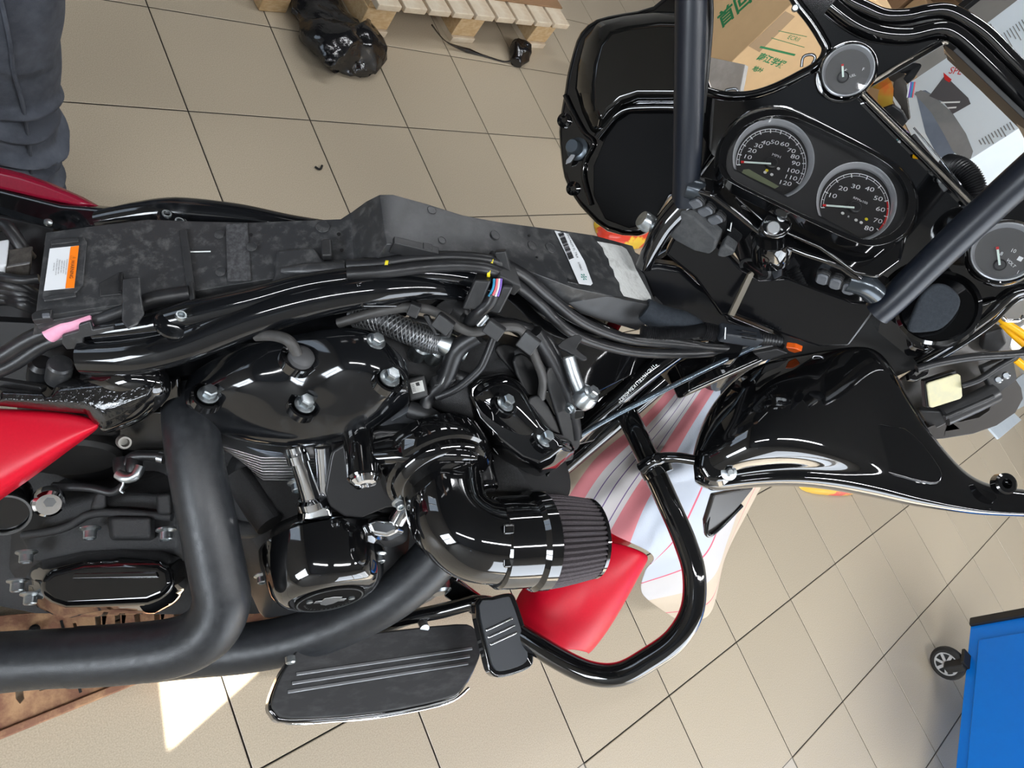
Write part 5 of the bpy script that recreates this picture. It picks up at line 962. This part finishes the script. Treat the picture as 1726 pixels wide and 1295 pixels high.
for s, x, y in (('10', 438, 460), ('20', 470, 418), ('30', 512, 385), ('40', 562, 365), ('50', 622, 362), ('60', 690, 375), ('70', 735, 418), ('80', 760, 460), ('90', 765, 505), ('100', 745, 555), ('110', 730, 600), ('120', 692, 637)): text('numeral', s, GD, *o4(x, y), 8.2, WHITE, g1, dirpx=(.95, .2), h=.001, shear=.15, wide=1.3)
text('lettering', 'MPH', GD, *o4(637, 453), 5.5, WHITE, g1, dirpx=(.94, .34), h=.001)
for s, x, y in (('10', 1012, 722), ('20', 1085, 675), ('30', 1170, 662), ('40', 1265, 678), ('50', 1322, 742), ('60', 1338, 815), ('70', 1320, 893), ('80', 1260, 945)): text('numeral', s, GD, *o4(x, y), 8.6, WHITE, g2, dirpx=(.95, .2), h=.001, shear=.15, wide=1.3)
text('lettering', 'RPMx100', GD, *o4(1205, 755), 4.6, WHITE, g2, dirpx=(.92, .39), h=.001)
plate('lcd', GD, [(1253, 286), (1262, 285), (1313, 314), (1306, 318), (1250, 292)], .0005, LCD, g1, bev=0, h=.0012)
for x, y, m in ((572, 552, YEL), (605, 580, LABELC), (650, 540, LABELC), (560, 565, LABELC)): c = GD.at(*o4(x, y), .001); lathe('tell_tale', c, GD.n, [(.0022, 0), (.0022, .0004)], m, g1, 12)
for x, y, m in ((1245, 882, YEL), (1085, 842, LABELC), (1175, 888, LABELC), (1210, 905, LABELC)): c = GD.at(*o4(x, y), .001); lathe('tell_tale', c, GD.n, [(.0022, 0), (.0022, .0004)], m, g2, 12)
text('lettering', 'R', GD, *o4(1125, 865), 4, WHITE, g2, dirpx=(.9, .4), h=.001); text('lettering', 'N', GD, *o4(562, 562), 4, WHITE, g1, dirpx=(.9, .4), h=.001)
# pod neck and ribbed shelf below it
loft('pod_neck', [[GP.at(x, y, -.03) for x, y in ((1240, 305), (1300, 335), (1380, 375), (1480, 412), (1530, 395), (1520, 440), (1480, 470), (1440, 462), (1380, 420), (1290, 380), (1235, 330))], [GP.at(x, y, -.11) for x, y in ((1240, 305), (1300, 335), (1380, 375), (1480, 412), (1520, 395), (1500, 440), (1470, 470), (1440, 462), (1380, 420), (1290, 380), (1235, 330))]], GLOSS, MC, bev=.006)
for a, b in (((1255, 332), (1300, 356)), ((1335, 372), (1395, 402)), ((1248, 346), (1296, 372)), ((1335, 386), (1388, 415))): rodbox('shelf_rib', (a[0], a[1], .985), (b[0], b[1], .98), .005, .006, GLOSS, MC, bev=.002)
# ---- inner fairing
FP = pl3((1200, 160, 1.10), (1726, 120, .98), (1640, 560, 1.10))
h1_ = [(1186, -60), (1300, -70), (1340, 0), (1362, 28), (1382, 60), (1391, 84), (1378, 108), (1345, 128), (1305, 148), (1268, 159), (1232, 161), (1205, 156), (1184, 148)]
h2_ = [(1452, 158), (1520, 112), (1574, 79), (1590, 76), (1606, 88), (1660, 135), (1726, 205), (1760, 270), (1740, 330), (1700, 350), (1650, 346), (1608, 320), (1530, 242)]
fo2 = [(1150, -80), (1400, -80), (1425, -8), (1458, 12), (1490, 25), (1528, 25), (1562, 17), (1592, 15), (1622, 27), (1662, 54), (1700, 92), (1740, 132), (1820, 200), (1830, 480), (1760, 490), (1726, 492), (1696, 503), (1668, 530), (1640, 552), (1606, 576), (1566, 600), (1530, 600), (1480, 560), (1500, 470), (1400, 420), (1300, 340), (1200, 260), (1160, 180)]
inf = plate('inner_fairing', FP, [fo2, h1_, h2_], .035, GLOSS, MC, bev=.006, seg=3)
def rim(par, px, h, r, m=GLOSS, name='fairing_rim', closed=False, n=14): return tube(name, [FP.at(x, y, h) for x, y in px], r, m, par, n, 6)
rim(inf, [(1400, -40), (1425, -4), (1458, 14), (1490, 27), (1528, 27), (1562, 20), (1592, 18), (1620, 29), (1660, 56), (1698, 94), (1738, 134), (1800, 195)], .002, .010)
rim(inf, [(1330, -20), (1344, 6), (1366, 34), (1385, 64), (1393, 84), (1380, 108), (1346, 128), (1306, 148), (1268, 160), (1232, 162), (1205, 158), (1180, 150)], .002, .007)
rim(inf, [(1400, 10), (1440, 40), (1480, 56), (1530, 60), (1580, 50), (1610, 58), (1650, 92), (1700, 142), (1740, 185)], .006, .012)
rim(inf, [(1800, 478), (1726, 488), (1698, 500), (1668, 528), (1640, 550), (1606, 574), (1566, 600), (1545, 612)], .003, .009)
rim(inf, [(1760, 520), (1728, 500), (1702, 512), (1672, 542), (1640, 566), (1600, 592), (1552, 618)], -.02, .006)
# radio bezel
rodbox('radio_bezel', FP.at(1446, 152, .010), FP.at(1648, 352, .010), .012, .016, GLOSS, inf, n=FP.n, bev=.004); rodbox('radio_bezel', FP.at(1456, 170, .004), FP.at(1640, 356, .004), .008, .03, GLOSS, inf, n=FP.n, bev=.003)
rodbox('radio_bezel', FP.at(1444, 154, .010), FP.at(1592, 70, .010), .010, .016, GLOSS, inf, n=FP.n, bev=.004)
EDGE = mat('bezel_highlight_edge', (.30, .27, .23), .18, .7)  # highlights on the black bezel, built as thin brownish metal tubes
for a, b in (((1447, 153), (1644, 350)), ((1447, 153), (1592, 71)), ((1592, 71), (1604, 78))): tube('bezel_edge', [FP.at(*a, .020), FP.at((a[0] + b[0]) / 2, (a[1] + b[1]) / 2 - (4 if b[0] < 1600 else 0), .020), FP.at(*b, .020)], .0026, EDGE, inf, 8)
plate('opening_wall', pl3((1446, 160, 1.03), (1590, 78, .98), (1560, 120, 1.1)), [(1446, 160), (1590, 76), (1600, 95), (1480, 175)], .006, GLOSS, inf, bev=.001)
plate('opening_wall', pl3((1600, 82, .975), (1730, 205, .95), (1690, 190, 1.05)), [(1590, 74), (1606, 86), (1740, 215), (1726, 225), (1650, 150), (1596, 100)], .006, DARK, inf, bev=.001)
for c, r in (((1340, 14), 5),): lathe('screw', FP.at(*c, .006), FP.n, [(.005, -.003), (.005, .004), (.0035, .006)], ZINC, inf, 14)
for px in ([(1222, 161), (1224, 152), (1241, 150), (1244, 160)], [(1351, 113), (1354, 96), (1368, 92), (1374, 98), (1366, 112), (1356, 118)]): tube('nut_clip', [FP.at(x, y, .002) for x, y in px], .0022, STEEL, inf, 8, 3)
def smallgauge(name, c, r, dd, needle, hub, marks, label_):
    p0_ = V(*c, dd); pl = Plane(p0_, (CAM - p0_).normalized() + v3(-.15, 0, .2)); k = dd / F; R_ = r * k
    g_ = lathe(name, p0_ - pl.n * .012, pl.n, [(R_ * 1.16, -.03), (R_ * 1.16, .004), (R_ * 1.1, .012), (R_ * 1.02, .010), (R_ * .98, .0), (R_ * .95, -.008)], GLOSS, inf, 44)
    vs, fs = lathegeo(p0_ - pl.n * .012, pl.n, [(R_ * 1.04, .009), (R_ * .98, .0115), (R_ * .89, .002), (R_ * .87, -.002)], 44); put('chrome_bezel', vs, fs[:-2], BEZ, g_, smooth=40)
    lathe('dial', p0_ - pl.n * .012, pl.n, [(R_ * .93, -.004), (R_ * .93, -.001)], mat('grey_dial', (.06, .058, .057), .45), g_, 40); lathe('glass', p0_, pl.n, [(R_ * .97, -.0015), (R_ * .97, -.001)], GLASS, g_, 40)
    lathe('needle_hub', pl.at(*hub, -.010), pl.n, [(.0075, -.002), (.0075, .003), (.006, .004)], PLAS, g_, 22)
    rodbox('needle', pl.at(*hub, -.006), pl.at(*needle, -.006), .0026, .0008, NEEDLE, g_, n=pl.n, bev=0); q = (needle[0] + (hub[0] - needle[0]) * .15, needle[1] + (hub[1] - needle[1]) * .15); rodbox('needle_tip', pl.at(*needle, -.0055), pl.at(*q, -.0055), .0032, .001, REDP, g_, n=pl.n, bev=0)
    for s, x, y, z, dx in marks: text('lettering', s, pl, x, y, z, WHITE, g_, dirpx=dx, h=-.0125)
    return g_
smallgauge('fuel_gauge', (1430, 118), 40, 1.0, (1420, 108), (1421, 130), (('E', 1425, 119, 5, (.7, .5)), ('F', 1455, 117, 5, (.9, .2)), ('FUEL', 1436, 128, 4, (.9, -.3))), 'fuel')
smallgauge('volt_gauge', (1694, 424), 48, .955, (1681, 416), (1685, 447), (('8', 1688, 428, 6, (.9, .3)), ('10', 1708, 423, 6, (.9, .3)), ('VOLT', 1704, 444, 5, (.7, .7)), ('16', 1718, 460, 6, (.9, .3)), ('■', 1719, 437, 7, (.9, .4))), 'volt')
# speaker pocket with foam, and the lower S-shaped lip
lathe('speaker_pocket', (1580, 520, 1.04), (CAM - V(1580, 520, 1.04)).normalized() + v3(0, .2, .1), [(.055, -.03), (.055, .004), (.05, .006), (.046, -.004)], GLOSS, inf, 36)
plate('speaker_foam', pl3((1560, 560, 1.03), (1560, 480, 1.02), (1620, 510, 1.01)), [(1531, 558), (1540, 525), (1555, 495), (1575, 479), (1595, 480), (1612, 492), (1620, 508), (1612, 530), (1590, 553), (1565, 560)], .012, FOAMD, inf, bev=.004, sm=3)
loft('fairing_lip', [[FP.at(x, y, .004) for x, y in ((1526, 566), (1560, 566), (1590, 556), (1620, 520), (1650, 508), (1690, 500), (1660, 535), (1610, 572), (1560, 600), (1530, 590))], [FP.at(x, y, .016) for x, y in ((1536, 570), (1562, 570), (1592, 560), (1622, 528), (1648, 514), (1676, 506), (1652, 532), (1606, 566), (1560, 590), (1540, 584))]], GLOSS, inf, bev=.004, seg=3)
# wiring inside the radio opening
IB = mat('hazy_bracket', (.09, .08, .07), .2, .6)
plate('ribbon_cable', pl3((1490, 140, 1.06), (1500, 190, 1.08), (1476, 170, 1.08)), [(1486, 135), (1500, 130), (1506, 150), (1504, 180), (1478, 186), (1480, 160)], .002, mat('orange_ribbon', (.45, .10, .01), .4, c2=(.35, .28, .03), scale=14), inf, bev=0)
plate('metal_bracket', pl3((1520, 120, 1.05), (1526, 190, 1.07), (1505, 160, 1.07)), [(1507, 124), (1524, 112), (1528, 150), (1534, 200), (1522, 210), (1518, 180), (1504, 160)], .004, IB, inf, bev=.001)
plate('module_bracket', pl3((1500, 200, 1.07), (1540, 205, 1.06), (1510, 230, 1.09)), [(1478, 188), (1505, 178), (1522, 190), (1530, 205), (1516, 222), (1498, 216)], .006, PLAS, inf, bev=.002)
box('connector', V(1538, 122, 1.04), V(1545, 110, 1.04) - V(1530, 135, 1.04), RIGHT, UP, .022, .014, .012, PLAS, inf, bev=.002)
for k, x in enumerate((1533, 1536, 1539, 1542)): tube('wire', [(x, 138, 1.045), (x - 2, 152, 1.05), (x - 4, 164, 1.06)], .0012, PIPC[(k + 2) % 4], inf, 6)
for k, (m, dx) in enumerate(((PIPC[3], 0), (mat('wire_teal', (.0, .35, .32), .4), 4), (mat('wire_cyan', (.1, .5, .5), .4), 8), (PIPC[2], 12))): tube('wire', [(1508 + dx * .6, 228 + dx, 1.05), (1518 + dx * .3, 218 + dx * 1.1, 1.045), (1530 - dx * .1, 226 + dx, 1.05)], .0026, m, inf, 8)
tube('wire', [(1541, 262, 1.045), (1550, 264, 1.04), (1558, 272, 1.045)], .0045, YELW, inf, 10)
sl_ = rodbox('terminal_strip', (1532, 232, 1.06), (1600, 318, 1.05), .018, .01, PLAS, inf, bev=.002)
for k in range(4): lathe('terminal', V(1546 + k * 13, 252 + k * 17, 1.042), (CAM - V(1546, 252, 1.05)), [(.005, 0), (.005, .004), (.003, .005)], STEEL, sl_, 12)
P_ = cr([V(*p) for p in ((1596, 280, 1.09), (1615, 285, 1.07), (1632, 300, 1.06), (1640, 320, 1.06), (1636, 345, 1.07))], 14); vs, fs = tubegeo(P_, [.017 + (.0014 if k % 2 else -.0012) for k in range(len(P_))], 16, 0); put('corrugated_conduit', vs, fs, RUB, inf, smooth=25)
tube('chrome_edge', [(1540, 215, 1.03), (1580, 262, 1.03), (1620, 312, 1.03)], .0014, CHROME, inf, 6)
# ---- left wing of the inner fairing
lwo = [(1150, -30), (1100, 8), (1048, 20), (1004, 30), (977, 52), (964, 84), (954, 124), (950, 150), (943, 190), (940, 222), (943, 260), (949, 299), (966, 334), (988, 361), (1022, 390), (1072, 398), (1098, 384), (1128, 330), (1180, 300), (1240, 200), (1200, 150), (1182, 80), (1182, 0)]
LWP = pl3((960, 200, 1.21), (1140, 60, 1.13), (1080, 380, 1.20))
lw = plate('left_fairing_wing', LWP, lwo, .03, GLOSS, MC, bev=.010, seg=4, sm=2)
bo = [(968, 150), (972, 110), (984, 64), (1008, 36), (1050, 26), (1110, 18), (1182, 20), (1190, 130), (1186, 172), (1130, 172), (1075, 172), (1050, 182), (1030, 204), (1008, 228), (996, 224), (980, 190)]
bi = [(1000, 142), (1004, 108), (1012, 76), (1030, 54), (1060, 46), (1112, 40), (1170, 42), (1176, 120), (1172, 158), (1128, 158), (1074, 158), (1046, 166), (1026, 184), (1014, 200), (1008, 196), (1002, 175)]
loft('wing_pocket_cover', [[LWP.at(x, y, .0) for x, y in bo], [LWP.at(x * .65 + a * .35, y * .65 + b * .35, .028) for (x, y), (a, b) in zip(bo, bi)], [LWP.at(x, y, .042) for x, y in bi]], mat('olive_black_gloss', (.006, .006, .0055), .10, coat=.6), lw, bev=.012, seg=4, smooth=40)
tube('pocket_edge', [LWP.at(x, y, .012) for x, y in ((1006, 232), (1020, 214), (1036, 196), (1056, 184), (1090, 181), (1135, 181), (1180, 184))], .006, GLOSS, lw, 12)
plate('pocket_floor', LWP, [(1020, 232), (1040, 205), (1062, 190), (1170, 190), (1180, 290), (1130, 325), (1100, 375), (1060, 385), (1020, 370), (1000, 330), (1000, 280)], .004, mat('pocket_black', (.003, .003, .0035), .6, spec=.15), lw, bev=.002, h=.002)  # dull black colour stands in for the shade of a deep pocket
tube('wing_flange_edge', [LWP.at(x, y, .006) for x, y in ((952, 160), (966, 190), (984, 222), (1000, 240), (986, 270), (984, 300), (996, 345))], .004, GLOSS, lw, 10)
kb = lathe('wing_fastener', LWP.at(974, 252, .002), LWP.n + v3(-.2, .1, 0), [(.019, 0), (.019, .004), (.016, .006), (.0125, .007), (.012, .024), (.0105, .027), (.004, .027)], mat('fastener_grey', (.10, .12, .14), .3, .6), lw, 28)
plate('fastener_wing', LWP, [(954, 270), (964, 258), (970, 262), (962, 274), (953, 277)], .004, STEEL, kb, h=.02, bev=.001)
for p in ((951, 203), (966, 318)): lathe('wing_screw', LWP.at(*p, .002), LWP.n, [(.012, 0), (.012, .002), (.007, .004), (.004, .002)], GLOSS, lw, 20)
# ---- right wing of the inner fairing
rwo = [(1165, 782), (1171, 750), (1187, 700), (1213, 667), (1250, 627), (1287, 609), (1347, 597), (1417, 588), (1480, 576), (1524, 580), (1512, 604), (1507, 630), (1520, 673), (1564, 727), (1624, 800), (1650, 820), (1726, 828), (1800, 830), (1800, 872), (1726, 868), (1650, 866), (1550, 854), (1484, 840), (1417, 826), (1333, 817), (1250, 820), (1217, 832), (1183, 824), (1167, 800)]
RWP = pl3((1200, 800, 1.10), (1560, 800, 1.09), (1400, 600, 1.13))
wcols = [((1167, 776), (1170, 812)), ((1187, 700), (1198, 829)), ((1225, 652), (1240, 823)), ((1270, 616), (1290, 819)), ((1335, 599), (1348, 818)), ((1405, 589), (1412, 826)), ((1475, 578), (1482, 840)), ((1508, 626), (1530, 851)), ((1545, 702), (1580, 858)), ((1600, 774), (1640, 866)), ((1650, 821), (1690, 868)), ((1745, 829), (1745, 869)), ((1810, 832), (1810, 872))]
wt = [0, .04, .2, .42, .64, .78, .86, .93, .98, 1]
wd = [[1.12, 1.11, 1.105, 1.10, 1.10, 1.10, 1.095, 1.09, 1.10, 1.12], [1.15, 1.13, 1.11, 1.09, 1.085, 1.09, 1.095, 1.09, 1.095, 1.13], [1.16, 1.14, 1.11, 1.075, 1.06, 1.07, 1.10, 1.09, 1.095, 1.13], [1.16, 1.135, 1.09, 1.055, 1.045, 1.055, 1.095, 1.085, 1.09, 1.125],
      [1.15, 1.13, 1.085, 1.055, 1.045, 1.055, 1.09, 1.08, 1.085, 1.12], [1.14, 1.13, 1.11, 1.085, 1.065, 1.065, 1.085, 1.08, 1.085, 1.12], [1.13, 1.125, 1.12, 1.115, 1.10, 1.09, 1.09, 1.08, 1.085, 1.12], [1.14, 1.12, 1.115, 1.11, 1.10, 1.09, 1.09, 1.08, 1.085, 1.12], [1.14, 1.115, 1.11, 1.105, 1.095, 1.09, 1.09, 1.08, 1.085, 1.12]] + [[1.13, 1.11, 1.10, 1.095, 1.09, 1.085, 1.085, 1.08, 1.085, 1.12]] * 4
rw = surf('right_fairing_wing', [[(a[0] + (b[0] - a[0]) * t, a[1] + (b[1] - a[1]) * t, dd[j]) for j, t in enumerate(wt)] for (a, b), dd in zip(wcols, wd)], GLOSS, MC, .006, 3)
po2 = [(1440, 708), (1500, 718), (1526, 722), (1556, 748), (1586, 790), (1588, 806), (1580, 816), (1545, 812), (1452, 782), (1440, 750)]
plate('wing_panel', RWP, po2, .010, GLOSS, rw, h=.006, bev=.003, seg=3, sm=2)
loft('wing_toe', [[RWP.at(x, y, .0) for x, y in ((1168, 790), (1174, 752), (1206, 756), (1232, 762), (1246, 790), (1240, 812), (1216, 826), (1186, 820))], [RWP.at(x, y, .022) for x, y in ((1180, 788), (1184, 764), (1204, 766), (1222, 772), (1230, 790), (1226, 802), (1212, 810), (1192, 808))]], GLOSS, rw, bev=.008, seg=4)
wsb = lathe('wing_bolt', RWP.at(1228, 797, .02), RWP.n, [(.012, -.004), (.012, .002), (.006, .003), (.006, .010), (.004, .012)], ZINC, rw, 20)
lathe('mount_eye', RWP.at(1692, 816, .006), RWP.n, [(.016, -.008), (.016, .006), (.013, .008), (.0075, .008), (.007, -.006)], GLOSS, rw, 26)
for px in ([(1368, 604), (1372, 600), (1386, 602), (1384, 610), (1370, 611)],): tube('nut_clip', [RWP.at(x, y, .004) for x, y in px], .002, STEEL, rw, 8, 3)
plate('slot_clip', RWP, [[(1531, 630), (1553, 612), (1567, 620), (1564, 632), (1545, 642), (1533, 640)], [(1541, 630), (1554, 620), (1560, 624), (1546, 635)]], .01, GLOSS, rw, h=.012, bev=.001)
# turn lamp and lower deflector behind the wing
plate('lower_deflector', pl3((1200, 890, 1.2), (1250, 850, 1.22), (1210, 840, 1.18)), [(1190, 880), (1204, 835), (1272, 822), (1250, 850), (1205, 900), (1192, 905)], .01, mat('smoke_plastic', (.03, .028, .026), .25), MC, bev=.003)
tube('deflector_edge', [(1204, 836, 1.185), (1194, 870, 1.19), (1191, 900, 1.195), (1206, 896, 1.205), (1250, 852, 1.225)], .004, GLOSS, MC, 10)
plate('turn_lamp', pl3((1320, 590, 1.14), (1360, 598, 1.13), (1340, 600, 1.15)), [(1324, 586), (1340, 588), (1352, 593), (1340, 596), (1328, 592)], .01, AMBER, MC, bev=.002); plate('lamp_bracket', pl3((1280, 600, 1.14), (1330, 595, 1.14), (1300, 615, 1.15)), [(1270, 596), (1310, 588), (1330, 596), (1288, 610)], .01, PLAS, MC, bev=.002)
# ---- headlamp bracket inside the right opening
HB = mat('translucent_grey_plastic', (.05, .046, .042), .3, c2=(.09, .083, .075), scale=20)
hb = plate('headlamp_bracket', pl3((1560, 640, 1.18), (1700, 560, 1.18), (1640, 700, 1.2)), [(1520, 640), (1560, 612), (1610, 590), (1650, 560), (1680, 545), (1710, 560), (1700, 600), (1690, 640), (1700, 655), (1640, 700), (1590, 720), (1560, 716), (1530, 680)], .01, HB, MC, bev=.003)
plate('bracket_tab', pl3((1680, 570, 1.15), (1700, 580, 1.15), (1680, 595, 1.16)), [(1660, 562), (1690, 552), (1698, 580), (1680, 600), (1655, 590)], .02, PLAS, hb, bev=.004)
ho = [(1562, 722), (1600, 706), (1640, 690), (1680, 660), (1712, 640), (1722, 655), (1725, 672), (1712, 696), (1680, 718), (1640, 732), (1590, 740), (1576, 741)]; hi_ = [(1600, 712), (1640, 697), (1666, 680), (1672, 678), (1668, 692), (1650, 704), (1620, 711), (1598, 714)]
plate('bracket_handle', pl3((1570, 730, 1.16), (1720, 660, 1.15), (1650, 735, 1.17)), [ho, hi_], .02, mat('grey_brown_plastic', (.045, .040, .036), .4), hb, bev=.004)
plate('bracket_foot', pl3((1570, 700, 1.15), (1590, 715, 1.15), (1570, 720, 1.16)), [(1548, 692), (1586, 694), (1598, 714), (1570, 728), (1556, 706)], .012, PLAS, hb, bev=.003)
tube('adjuster_barrel', [(1590, 702, 1.145), (1640, 680, 1.14), (1675, 662, 1.14)], .0165, mat('barrel_grey', (.035, .035, .036), .3), hb, 18, 3)
tube('adjuster_rod', [(1592, 704, 1.13), (1674, 668, 1.125)], .004, PLAS, hb, 8, 2)
plate('bracket_arm', pl3((1670, 640, 1.13), (1710, 620, 1.13), (1690, 660, 1.14)), [(1656, 620), (1690, 605), (1708, 600), (1716, 640), (1690, 660), (1678, 668), (1668, 650)], .012, PLAS, hb, bev=.003)
for p in ((1683, 640), (1696, 633)): lathe('screw', V(*p, 1.115), CAM - V(*p, 1.1), [(.006, -.004), (.006, .002), (.004, .004)], STEEL, hb, 14)
pad = plate('foam_pad', pl3((1565, 640, 1.11), (1620, 632, 1.11), (1590, 690, 1.12)), [(1562, 648), (1566, 645), (1614, 630), (1620, 633), (1623, 668), (1620, 673), (1572, 688), (1567, 686)], .004, CREAM, MC, bev=.002); plate('pad_backing', pl3((1565, 640, 1.12), (1620, 632, 1.12), (1590, 690, 1.13)), [(1558, 642), (1612, 624), (1622, 660), (1600, 680), (1562, 688)], .012, DARK, pad, bev=.002)
tube('wire_loom', [(1545, 622, 1.10), (1580, 612, 1.095), (1640, 602, 1.09), (1700, 598, 1.09), (1760, 592, 1.09)], .0065, RUB, MC, 12, 8); tube('wire_loom', [(1622, 650, 1.11), (1650, 640, 1.10), (1680, 620, 1.095), (1710, 602, 1.09), (1740, 580, 1.09)], .005, RUB, MC, 10, 8)
for a in ([(1676, 520, 1.12), (1690, 540, 1.12), (1720, 560, 1.12), (1760, 590, 1.12)], [(1690, 545, 1.13), (1715, 570, 1.13), (1750, 600, 1.13)], [(1712, 606, 1.13), (1730, 620, 1.13), (1760, 640, 1.13)]): tube('yellow_strap', a, .006, YELW, MC, 8)
tube('chrome_clip', [(1688, 530, 1.11), (1695, 540, 1.11), (1718, 540, 1.11), (1724, 532, 1.11)], .003, CHROME, MC, 10); plate('white_plate', pl3((1700, 570, 1.3), (1726, 560, 1.3), (1710, 590, 1.32)), [(1698, 566), (1730, 545), (1760, 600), (1706, 590)], .005, LABELW, MC, bev=.001)
# ---- rear wheel and fender (behind the left picture edge)
rwh = lathe('rear_wheel', v3(-.52, -.07, .32), RIGHT, [(.20, -.07), (.26, -.085), (.31, -.06), (.32, 0), (.31, .06), (.26, .085), (.20, .07)], RUB, MC, 40)
lathe('rim', v3(-.52, -.07, .32), RIGHT, [(.03, -.06), (.2, -.05), (.2, .05), (.03, .06)], GLOSS, rwh, 32)
rows_ = []
for k in range(12):
    a = math.radians(25 + k * 13); rr = .37; p = v3(-.52 + rr * math.cos(a), -.07 + .14 * rr * math.sin(a), .32 + rr * math.sin(a))
    rows_.append([p + RIGHT * w_ - (p - v3(-.52, -.07, .32)).normalized() * dz for w_, dz in ((-.12, .08), (-.11, .01), (-.05, 0), (.05, 0), (.11, .01), (.12, .08))])
surf('rear_fender', rows_, REDG, MC, .004, 1)
tube('side_stand', [v3(.25, .12, .25), v3(.22, .25, .12), v3(.2, .34, .012)], .013, GLOSS, MC, 12)
# ================================================================ towel over the fender
def towel_mat():
    m = mat('striped_cotton', (.7, .7, .7), .9, bump=.25, bscale=500); nt = m.node_tree; b = nt.nodes['Principled BSDF']
    uvn = nt.nodes.new('ShaderNodeUVMap'); sp_ = nt.nodes.new('ShaderNodeSeparateXYZ'); rp = nt.nodes.new('ShaderNodeValToRGB'); rp.color_ramp.interpolation = 'CONSTANT'
    nt.links.new(uvn.outputs[0], sp_.inputs[0]); nt.links.new(sp_.outputs[1], rp.inputs[0]); nt.links.new(rp.outputs[0], b.inputs['Base Color'])
    CR, PK, WH, NV, BL, RD = (.52, .43, .33), (.58, .20, .22), (.52, .50, .50), (.13, .08, .20), (.46, .50, .57), (.55, .10, .15)
    st = [(0, CR), (.13, PK), (.19, WH), (.22, NV), (.225, WH), (.26, NV), (.265, WH), (.305, NV), (.31, WH), (.33, PK), (.40, BL), (.58, RD), (.586, BL), (.74, RD), (.747, WH), (.86, CR), (.93, RD), (.936, CR)]
    e = rp.color_ramp.elements
    while len(e) < len(st): e.new(1)
    for k, (p, c) in enumerate(st): e[k].position = p; e[k].color = (*c, 1)
    return m
tw = [[(1146, 590, 1.29), (1096, 645, 1.27), (1040, 700, 1.30), (980, 742, 1.30), (926, 802, 1.34)],
      [(1170, 610, 1.28), (1125, 672, 1.25), (1072, 728, 1.28), (1010, 786, 1.275), (966, 852, 1.29)],
      [(1196, 635, 1.28), (1150, 705, 1.25), (1108, 770, 1.245), (1064, 835, 1.26), (1028, 898, 1.28)],
      [(1232, 665, 1.32), (1184, 745, 1.29), (1150, 815, 1.275), (1118, 880, 1.28), (1100, 936, 1.31)],
      [(1262, 700, 1.46), (1224, 785, 1.42), (1196, 860, 1.40), (1160, 925, 1.42), (1086, 965, 1.46)],
      [(1290, 740, 1.58), (1252, 820, 1.58), (1226, 900, 1.60), (1190, 970, 1.64), (1084, 1004, 1.66)],
      [(1300, 790, 1.68), (1262, 860, 1.72), (1222, 940, 1.76), (1196, 1036, 1.80), (1142, 1046, 1.80)]]
def refine(g, n):
    cols = [cr([V(*p) for p in r], n) for r in g]; out = []
    for j in range(len(cols[0])): out.append(cr([c[j] for c in cols], n))
    return [[out[j][i] for j in range(len(out))] for i in range(len(out[0]))]
gr = refine(tw, 9)
for i, r in enumerate(gr):
    for j, p in enumerate(r):
        nz = noise.noise(p * 8) * .022 + noise.noise(p * 19 + Vector((3, 1, 7))) * .013 + abs(noise.noise(p * 40)) * .006 + .006 * math.sin(i * .9 + j * .25)
        q = p + (CAM - p).normalized() * nz; q.z = max(q.z, .004); gr[i][j] = q
two = surf('towel', gr, towel_mat(), None, .002, 1, uv=True); tag(two, 'white cotton towel with pink and navy stripes draped over the front fender', 'towel')
# ================================================================ rusty ramp plate below the exhaust
RUST = mat('rusty_steel', (.26, .12, .07), .75, c2=(.50, .29, .15), scale=26, mix=(.42, .62), bump=.7, bscale=90, detail=8)
rp0 = plz(.03)
hol = [[(26, 1160), (38, 1158), (41, 1178), (34, 1186), (27, 1178)], [(66, 1158), (74, 1156), (75, 1163), (67, 1165)], [(123, 1050), (128, 1049), (131, 1058), (129, 1063), (125, 1060)]]
for k in range(7): x = 160 + k * 33; hol.append([(x, 1030 - k * 2.2), (x + 10, 1029 - k * 2.2), (x + 15, 1130 - k * 11), (x + 5, 1132 - k * 11)])
rpl = plate('ramp_plate', rp0, [[(-90, 1272), (0, 1235), (120, 1188), (232, 1144), (330, 1104), (430, 1066), (500, 1040), (520, 1012), (420, 1000), (200, 1020), (-90, 1046)]] + hol, .012, RUST, None, bev=.0015)
tag(rpl, 'rusty slotted steel ramp plate on the floor under the exhaust', 'ramp')
rodbox('edge_flange', PZ(-80, 1272, .03), PZ(232, 1146, .03), .012, .02, RUST, rpl, n=ZUP, bev=.002)
for p in ((1, 2),): pass
for x, y in ((-60, 1080), (120, 1170), (330, 1060), (-60, 1240)): box('foot', PZ(x, y, .010), (1, 0, 0), (0, 1, 0), (0, 0, 1), .03, .03, .018, RUST, rpl)
rodbox('seam', PZ(103, 1046, .0305), PZ(136, 1168, .0305), .004, .001, DARK, rpl, n=ZUP, bev=0)
lathe('ramp_screw', PZ(58, 1062, .031), ZUP, [(.008, 0), (.008, .004), (.004, .007)], DARK, rpl, 14)
finish_text()
